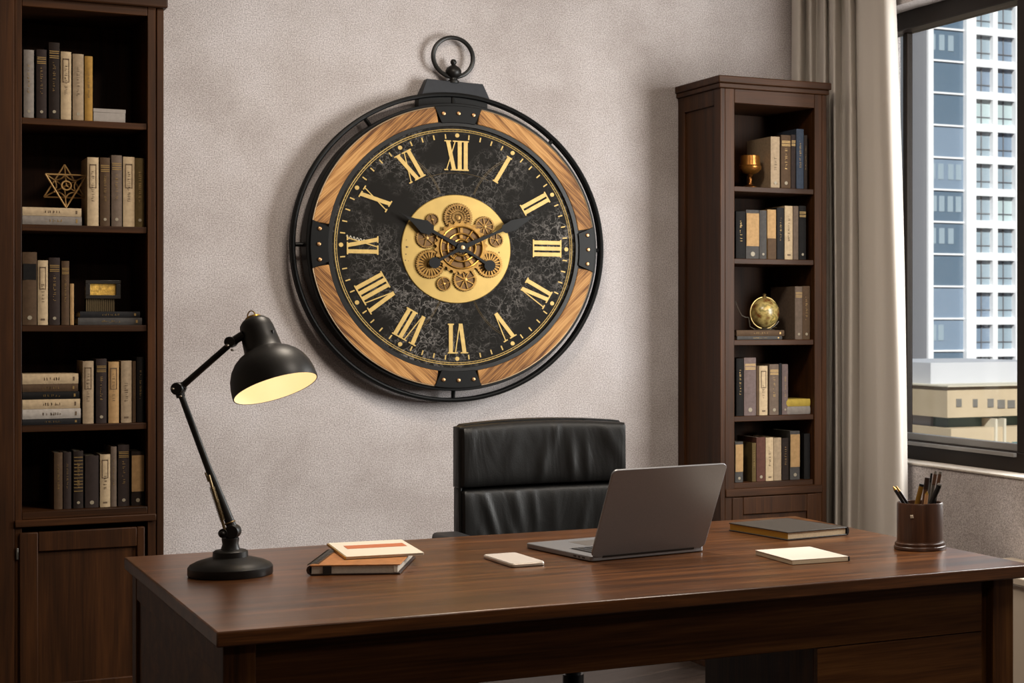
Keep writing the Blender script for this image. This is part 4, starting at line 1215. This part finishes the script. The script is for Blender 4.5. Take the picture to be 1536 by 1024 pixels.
# pad with an orange stripe
pd = thing('paper_pad', 'white pad with an orange stripe on the brown notebook', 'notepad', (1.079, 4.062, ZD + T + .0012), R(-5))
m = MB(); m.box(-.086, .086, -.13, .13, 0, .0045); m.build('sheets', simple('white paper', '#d8cfc0', .7), pd, .0006)
m = MB(); m.box(-.083, .086, -.132, .132, .0046, .006); m.build('cover', simple('ivory card', '#d2c8b6', .6), pd, .0004)
m = MB(); m.box(-.06, .074, .0, .06, .0061, .0065); m.build('stripe', simple('orange print', '#b0623a', .6), pd, smooth=False)
m = MB(); m.box(-.0868, -.0845, -.131, .131, .0002, .0052); m.build('edge_strip', simple('gilt edge', '#c79a3a', .35, .8), pd, smooth=False)
# phone
ph = thing('smartphone', 'white smartphone lying face down in front of the laptop', 'phone', (1.350, 3.888, ZD), R(2))
def rrect(w_, d_, r, n_=6): return [(sx * (w_ / 2 - r) + r * math.cos(a0 + k * PI / 2 / n_), sy * (d_ / 2 - r) + r * math.sin(a0 + k * PI / 2 / n_)) for sx, sy, a0 in ((1, 1, 0), (-1, 1, PI / 2), (-1, -1, PI), (1, -1, 1.5 * PI)) for k in range(n_ + 1)]
m = MB(); m.prism(rrect(.08, .185, .01), 0, .0075); m.build('body', simple('phone edge', '#c9bdb0', .3, .4), ph, .002, seg=3)
m = MB(); m.prism(rrect(.077, .182, .009), .0076, .0088); m.build('back_cover', simple('white gloss', '#d3c9c0', .25), ph, .0008)
# black hardback notebook
bn = thing('hardback_notebook', 'black hardback notebook lying on the desk, right of the laptop', 'notebook', (2.15, 4.066, ZD), R(8))
W, Dp, T = .19, .262, .021
BLN = simple('charcoal cloth', '#37312b', .5, 0, .4, .15, 80, .3, 400)
m = MB(); m.box(-W / 2, W / 2, -Dp / 2, Dp / 2, T - .003, T); m.build('cover', BLN, bn, .001)
m = MB(); m.box(-W / 2, W / 2, -Dp / 2, Dp / 2, 0, .003); m.build('cover', BLN, bn, .001)
m = MB(); m.prism([(W / 2, 0), (W / 2 + .004, T * .3), (W / 2 + .004, T * .7), (W / 2, T), (W / 2 - .003, T), (W / 2 - .003, 0)], -Dp / 2, Dp / 2, 'y'); m.build('spine', simple('black spine', '#15110f', .4), bn)
m = MB(); m.box(-W / 2 + .003, W / 2 - .006, -Dp / 2 + .003, Dp / 2 - .003, .0032, T - .0032); m.build('page_block', simple('ivory page block', '#cbb89a', .75, 0, .3, .1, 300), bn, smooth=False)
m = MB(); m.box(-W / 2 + .0015, -W / 2 + .0032, -Dp / 2 + .003, Dp / 2 - .003, .0032, T - .0032); m.build('gilt_edge', simple('gilt page edge', '#b58b35', .4, .6), bn, smooth=False)
# white notepad
wn = thing('notepad', 'white notepad with black binding near the front right of the desk', 'notepad', (1.953, 3.623, ZD), R(-2))
m = MB(); m.box(-.073, .069, -.098, .098, 0, .0095); m.build('sheets', simple('cream paper', '#c2b298', .75, 0, .3, .08, 400), wn, .0008)
m = MB(); m.box(-.0735, .0695, -.0985, .0985, .0096, .011); m.build('cover', simple('white card', '#cdc3b6', .65), wn, .0005)
m = MB(); m.box(.0697, .0735, -.0985, .0985, 0, .0108); m.build('spine', simple('black spine', '#15110f', .4), wn, .001)

# laptop
lt = thing('laptop', 'open grey laptop seen from behind, on the desk', 'laptop', (1.5005, 3.7914, ZD), R(8.1))
ALU = simple('space grey aluminium', '#87878a', .42, .6, .5, .04, 300)
W, Dp = .307, .318
def rr2(x0, x1, y0, y1, r): return [(x0 + (x1 - x0) / 2 + px, y0 + (y1 - y0) / 2 + py) for px, py in rrect(x1 - x0, y1 - y0, r)]
m = MB(); m.prism(rr2(0, W, .002, Dp, .01), .001, .0125); base = m.build('base', ALU, lt, .002, seg=3)
m = MB(); m.box(.03, W - .03, .05, .155, .0124, .0128); m.build('keyboard_well', simple('key well', '#191919', .5), base, smooth=False)
KEY = simple('black keys', '#16171a', .45)
km = MB()
for r in range(6):
    for k in range(14):
        x0 = .033 + k * .01725; y0 = .0525 + r * .0169
        km.box(x0, x0 + .0145, y0, y0 + .0142, .0128, .0142)
kb = km.build('keys', KEY, base, .0004, seg=1); kb['kind'] = 'stuff'
m = MB(); m.box(.09, W - .09, .175, .27, .0124, .0127); m.build('trackpad', simple('trackpad', '#7f7a76', .3, .5), base, smooth=False)
m = MB()
for y0, y1 in ((.03, .042), (.052, .06), (.07, .082)): m.box(-.0006, .001, y0, y1, .0045, .0085)
m.build('ports', simple('port black', '#070707', .4), base, smooth=False)
LH, LA = .228, R(64)
lid_m = Matrix.Translation((0, .004, .011)) @ Matrix.Rotation(R(90) + (R(90) - LA), 4, 'X')
m = MB(); m.prism(rr2(0, W, 0, LH, .013), -.003, .003, 'z', lid_m); lid = m.build('lid', ALU, lt, .0015, seg=3)
m = MB(); m.prism(rr2(.008, W - .008, .01, LH - .007, .004), -.0036, -.003, 'z', lid_m); m.build('screen', simple('black screen', '#08090a', .12), lid, smooth=False)
m = MB(); m.tube([(.03, .004, .0115), (W - .03, .004, .0115)], .0045, 10); m.build('hinge', simple('dark hinge', '#2a2826', .4, .5), lt)

# pen cup and pens
cc_ = (2.281, 3.633, ZD)
cu_ = thing('pen_cup', 'turned dark wooden pen cup on the right end of the desk', 'cup', cc_)
m = MB(); m.lathe([(0, 0), (.062, 0), (.0635, .003), (.0625, .0075), (.0605, .009), (.061, .012), (.0605, .0155), (.0575, .017), (.0562, .02), (.0562, .0205), (0, .0205)], seg=56); m.build('foot', CUPW, cu_)
m = MB(); m.lathe([(.0558, .0205), (.0558, .108), (.0545, .1115), (.0525, .112), (.0505, .1105), (.05, .107), (.05, .024), (0, .024)], seg=56); m.build('body', CUPW, cu_)
nd = (-.92 * Vector((S_, C_, 0)) - .39 * Vector((C_, -S_, 0))).normalized()
m = MB(); m.lathe([(0, 0), (.0058, 0), (.0045, .0016), (0, .002)], nd * .0555 + Vector((0, 0, .082)), nd, 4); m.build('inlay', simple('pale inlay', '#b8aa96', .5), cu_)
rgt = Vector((C_, -S_, 0)); fwd = Vector((S_, C_, 0))
cpos = Vector(cc_)


def pen(kind, label, cat, ur, ut, vt, dep, r, parts, group=None):
    """ur: where it crosses the rim (px), ut,vt: where its tip ends; dep: how far behind the cup's centre"""
    s = 1 / 642.
    z0 = .03
    top = rgt * (ut - 1384) * s + fwd * dep * 1.0 + Vector((0, 0, (828.5 - vt) * s * 1.0))
    rim = rgt * (ur - 1384) * s + fwd * dep * .9 + Vector((0, 0, .108))
    d = (top - rim)
    k = (z0 - rim.z) / d.z if d.z else 0
    foot = rim + d * k
    h = Vector((foot.x, foot.y, 0))
    if h.length > .043: h *= .043 / h.length
    foot = Vector((h.x, h.y, z0))
    d = top - foot; L_ = d.length
    o = thing(kind, label, cat, cpos + foot, 0, group)
    o.rotation_euler = Vector((0, 0, 1)).rotation_difference(d.normalized()).to_euler()
    for nm, a, b2, ra, rb, mt in parts:
        MB().lathe([(0, a * L_), (ra * r, a * L_), (rb * r, b2 * L_), (0, b2 * L_)], seg=14).build(nm, mt, o)
    return o


PB = simple('pen black', '#121112', .3); PG = simple('pen gold', '#b08a45', .3, .9); PS = simple('pen silver', '#8d8880', .3, .9); PBR = simple('pen brown', '#4a3020', .4); PW = simple('raw pencil wood', '#b88a60', .6)
PN = 'pens in the wooden cup'
pen('ballpoint_pen', 'black pen with gold tip, leaning furthest left in the cup', 'pen', 1359, 1343, 734, .02, .0042, [('barrel', 0, .93, 1, 1, PB), ('tip', .93, 1, 1, .3, PG)], PN)
pen('ballpoint_pen', 'slim black pen with gold clip, second from left in the cup', 'pen', 1365, 1346.5, 731, -.0255, .0034, [('barrel', 0, .9, 1, 1, PB), ('tip', .9, 1, 1, .5, PG), ('clip_ring', .6, .64, 1.12, 1.12, PG)], PN)
pen('marker', 'thick gold pen with black cap in the middle of the cup', 'pen', 1379.5, 1387, 729, 0, .0062, [('barrel', 0, .96, 1, 1, simple('tube gold', '#9a7432', .35, .8)), ('cap', .955, 1, 1.02, 1.02, PB)], PN)
pen('marker', 'dark brown flat-topped pen right of the thick gold one', 'pen', 1391, 1396, 720, .014, .006, [('barrel', 0, .8, 1, 1, PBR), ('cap', .8, 1, 1.08, 1.08, simple('pen umber', '#241610', .35))], PN)
pen('pencil', 'short peach wooden pencil in front of the dark brown pen', 'pencil', 1391.5, 1394, 738, -.0355, .0045, [('barrel', 0, .93, 1, 1, PW), ('point', .93, 1, 1, .2, PG)], PN)
pen('ballpoint_pen', 'thin grey pen, left of the two silver-topped ones', 'pen', 1397, 1403, 714, .03, .0036, [('barrel', 0, .85, 1, 1, simple('pen grey', '#4b4843', .4)), ('tip', .85, 1, .9, .7, PB)], PN)
pen('ballpoint_pen', 'tall pen with silver top at the back of the cup', 'pen', 1402, 1410, 711, .037, .0042, [('barrel', 0, .78, 1, 1, PS), ('cap', .78, .95, 1.1, 1.1, PBR), ('tip', .95, 1, 1, .7, PS)], PN)
pen('ballpoint_pen', 'brown pen with pale end, leaning furthest right in the cup', 'pen', 1407, 1416.5, 711, .02, .0042, [('barrel', 0, .8, 1, 1, PB), ('cap', .8, .96, 1.05, 1.05, PBR), ('tip', .96, 1, 1, .8, PS)], PN)
pen('marker', 'thick black pen in front at the right of the cup', 'pen', 1401, 1414.5, 728, -.012, .0062, [('barrel', 0, .97, 1, 1, PB), ('cap', .97, 1, 1.0, .8, PS)], PN)

# ================================================================== OUTSIDE
YT = 140.
def tx(u): return on_y(u, 480, YT).x
def tz(u, v): return on_y(u, v, YT).z
tow = thing('office_tower', 'tall white-gridded office tower seen through the window', 'building', (tx(1450), YT, -60))
to = (tx(1450), YT, -60)
WHT = simple('white cladding', '#dcdcde', .6)
GRY = simple('grey cladding', '#646468', .6)
PANES = [simple('tower glass a', '#748496', .12, 0, .8), simple('tower glass b', '#8b9aa4', .15, 0, .8), simple('tower glass c', '#a9b8ba', .2, 0, .8), simple('tower glass d', '#566879', .1, 0, .8)]
ZB, ZT_ = tz(1450, 760), tz(1450, -260)
X0, X1 = tx(1250), tx(1660)
MB(to).box(X0, X1, YT + .6, YT + 25, -60, ZT_).build('core', simple('tower core', '#7f868c', .6), tow, smooth=False)
def col_(u0, u1, name, mat, y0=0.): MB(to).box(tx(u0), tx(u1), YT - y0, YT + .6, -60, ZT_).build(name, mat, tow, smooth=False)
col_(1352, 1385, 'pier', GRY, .6); col_(1385, 1392.5, 'pier', WHT, .9); col_(1446.5, 1461, 'pier', WHT, .4)  # grey of the first pier paints in the tower's shadow side
col_(1487, 1494, 'pier', WHT, .3); col_(1520, 1534, 'pier', WHT, .4); col_(1560, 1567, 'pier', WHT, .3); col_(1593, 1607, 'pier', WHT, .4)
rr = random.Random(11)
# glazed bay: one pane per storey, thin white spandrels
proto = {}
for k in range(-2, 15):
    v0 = 43 + 48.3 * k
    zt, zb = tz(1420, v0 + 1.2), tz(1420, v0 + 47.1)
    for u0, u1 in ((1392.5, 1446.5), (1262, 1352)):
        m = MB(to); m.box(tx(u0), tx(u1), YT + .2, YT + .6, zb, zt)
        pn = m.build('window', PANES[(3, 3, 0, 3, 0)[rr.randrange(5)]] if u0 > 1390 else PANES[1], tow, smooth=False)
        if u0 > 1390 and rr.random() < .5:
            mm = MB(to)
            n_ = rr.randrange(2, 5)
            for i in range(n_):
                ua = 1396 + i * 12.5 + rr.uniform(0, 3); mm.box(tx(ua), tx(ua + 8), YT + .15, YT + .199, zb + .9, zt - .5)
            mm.build('blinds', PANES[1], pn, smooth=False)
    m = MB(to); m.box(tx(1392.5), tx(1446.5), YT + .05, YT + .6, zt, zt + .16); m.build('spandrel', WHT, tow, smooth=False)
for k in range(-2, 13):
    v0 = 4.6 + 48.2 * k
    zt, zb = tz(1474, v0), tz(1474, v0 + 36.8); zn = tz(1474, v0 + 48.2)
    MB(to).box(tx(1461), tx(1593), YT - .2, YT + .6, zn, zb).build('spandrel', WHT, tow, smooth=False)
    for u0, u1 in ((1461, 1487), (1494, 1520), (1534, 1560), (1567, 1593)):
        m = MB(to); m.box(tx(u0), tx(u1), YT + .3, YT + .6, zb, zt); pn = m.build('window', PANES[rr.choice((1, 1, 2, 0))], tow, smooth=False)
        m = MB(to)
        m.box(tx((u0 + u1) / 2) - .05, tx((u0 + u1) / 2) + .05, YT + .2, YT + .32, zb, zt); m.box(tx(u0), tx(u1), YT + .2, YT + .32, zb + (zt - zb) * .28, zb + (zt - zb) * .31)
        m.build('window_bars', GRY, pn, smooth=False)
# low beige building in front
YL_ = 95.
def bx_(u): return on_y(u, 480, YL_).x
def bz_(v): return on_y(1470, v, YL_).z
lb_ = thing('low_building', 'low beige stepped building in front of the tower, seen through the window', 'building', (bx_(1480), YL_, -60))
bo = (bx_(1480), YL_, -60)
BEI = simple('beige stone', '#b3a084', .75, 0, .3, .08, .4); PAR = simple('pale grey cladding', '#b4b4b8', .6)
MB(bo).box(bx_(1434), bx_(1620), YL_ + 3, YL_ + 14, -60, bz_(545)).build('roof_storey', PAR, lb_, smooth=False)
MB(bo).box(bx_(1421), bx_(1640), YL_, YL_ + 16, bz_(625), bz_(579)).build('upper_block', BEI, lb_, smooth=False)
MB(bo).box(bx_(1418), bx_(1640), YL_ - .3, YL_ + 16, bz_(579), bz_(577)).build('ledge', simple('pale stone ledge outside', '#c2b8a4', .7), lb_, smooth=False)
MB(bo).box(bx_(1438), bx_(1640), YL_ + 1.2, YL_ + 16, bz_(642), bz_(625)).build('recessed_storey', simple('teal glazing', '#58706f', .3), lb_, smooth=False)
MB(bo).box(bx_(1424), bx_(1640), YL_ - .2, YL_ + 16, -60, bz_(641)).build('lower_block', BEI, lb_, smooth=False)
DKW = simple('dim window', '#6f6a63', .3)
for i, (u0, u1, v0, v1) in enumerate(((1434, 1442, 597, 609), (1459, 1466, 598, 610), (1481, 1490, 598, 611), (1496, 1507, 600, 613), (1511, 1522, 601, 613), (1530, 1540, 601, 614), (1548, 1558, 601, 614))):
    MB(bo).box(bx_(u0), bx_(u1), YL_ - .05, YL_ + .1, bz_(v1), bz_(v0)).build('window', DKW, lb_, smooth=False)
for i in range(9):
    u0 = 1430 + i * 17
    MB(bo).box(bx_(u0), bx_(u0 + 12), YL_ - .25, YL_, bz_(678), bz_(664)).build('window', simple('teal glazing', '#58706f', .3), lb_, smooth=False)
for u in (1488, 1501, 1545): MB(bo).box(bx_(u), bx_(u + 3), YL_ - .4, YL_ + 1.3, bz_(690), bz_(628)).build('pilaster', simple('pale stone ledge outside', '#c2b8a4', .7), lb_, smooth=False)

# ================================================================== LIGHT
def area(name, loc, rot, sx, sy, power, c, spread=None):
    l = bpy.data.lights.new(name, 'AREA'); l.shape = 'RECTANGLE'; l.size = sx; l.size_y = sy; l.energy = power; l.color = c
    if spread: l.spread = R(spread)
    o = bpy.data.objects.new(name, l); COL.objects.link(o); o.location = loc; o.rotation_euler = rot
    return o


def aim(o, tgt):
    d = Vector(tgt) - o.location
    o.rotation_euler = d.to_track_quat('-Z', 'Y').to_euler()


# daylight through the near panes of the window
k1 = area('window_daylight', (3.78, 4.15, 1.72), (0, 0, 0), 1.0, 1.4, 130, (1.0, .95, .9)); aim(k1, (1.6, 5.9, 1.6))
# unseen ceiling lights without fixtures, added to brighten the room
k3 = area('added_ceiling_fill', (1.5, 4.4, 2.97), (0, 0, 0), .5, .5, 42, (1.0, .87, .72))
k5 = area('added_ceiling_fill', (.9, .7, 2.97), (0, 0, 0), .5, .5, 15, (1.0, .87, .72))  # added near the camera to lift the dark desk front
k4 = area('added_ceiling_fill', (2.3, 2.7, 2.97), (0, 0, 0), .5, .5, 46, (1.0, .89, .77))  # added to lighten the curtain and the bookcase fronts
sun = bpy.data.lights.new('sun', 'SUN'); sun.energy = 7.0; sun.angle = R(1); sun.color = (1, .96, .9)
so = bpy.data.objects.new('sun', sun); COL.objects.link(so); so.rotation_euler = Vector((.45, 1, -.75)).to_track_quat('-Z', 'Y').to_euler()

wd = bpy.data.worlds.new('sky'); SC.world = wd; wd.use_nodes = True
nt = wd.node_tree; bg = nt.nodes['Background']
sk = nt.nodes.new('ShaderNodeTexSky'); sk.sky_type = 'PREETHAM'; sk.sun_direction = (-.35, -.75, .56); sk.turbidity = 4
nt.links.new(sk.outputs[0], bg.inputs[0]); bg.inputs[1].default_value = .26

SC.view_settings.view_transform = 'Standard'; SC.view_settings.look = 'None'
SC.view_settings.exposure = 0.0; SC.view_settings.gamma = 1.0; SC.view_settings.use_curve_mapping = False
SC.cycles.use_denoising = True
SC.cycles.max_bounces = 6
SC.cycles.diffuse_bounces = 4
SC.cycles.sample_clamp_indirect = 4.0
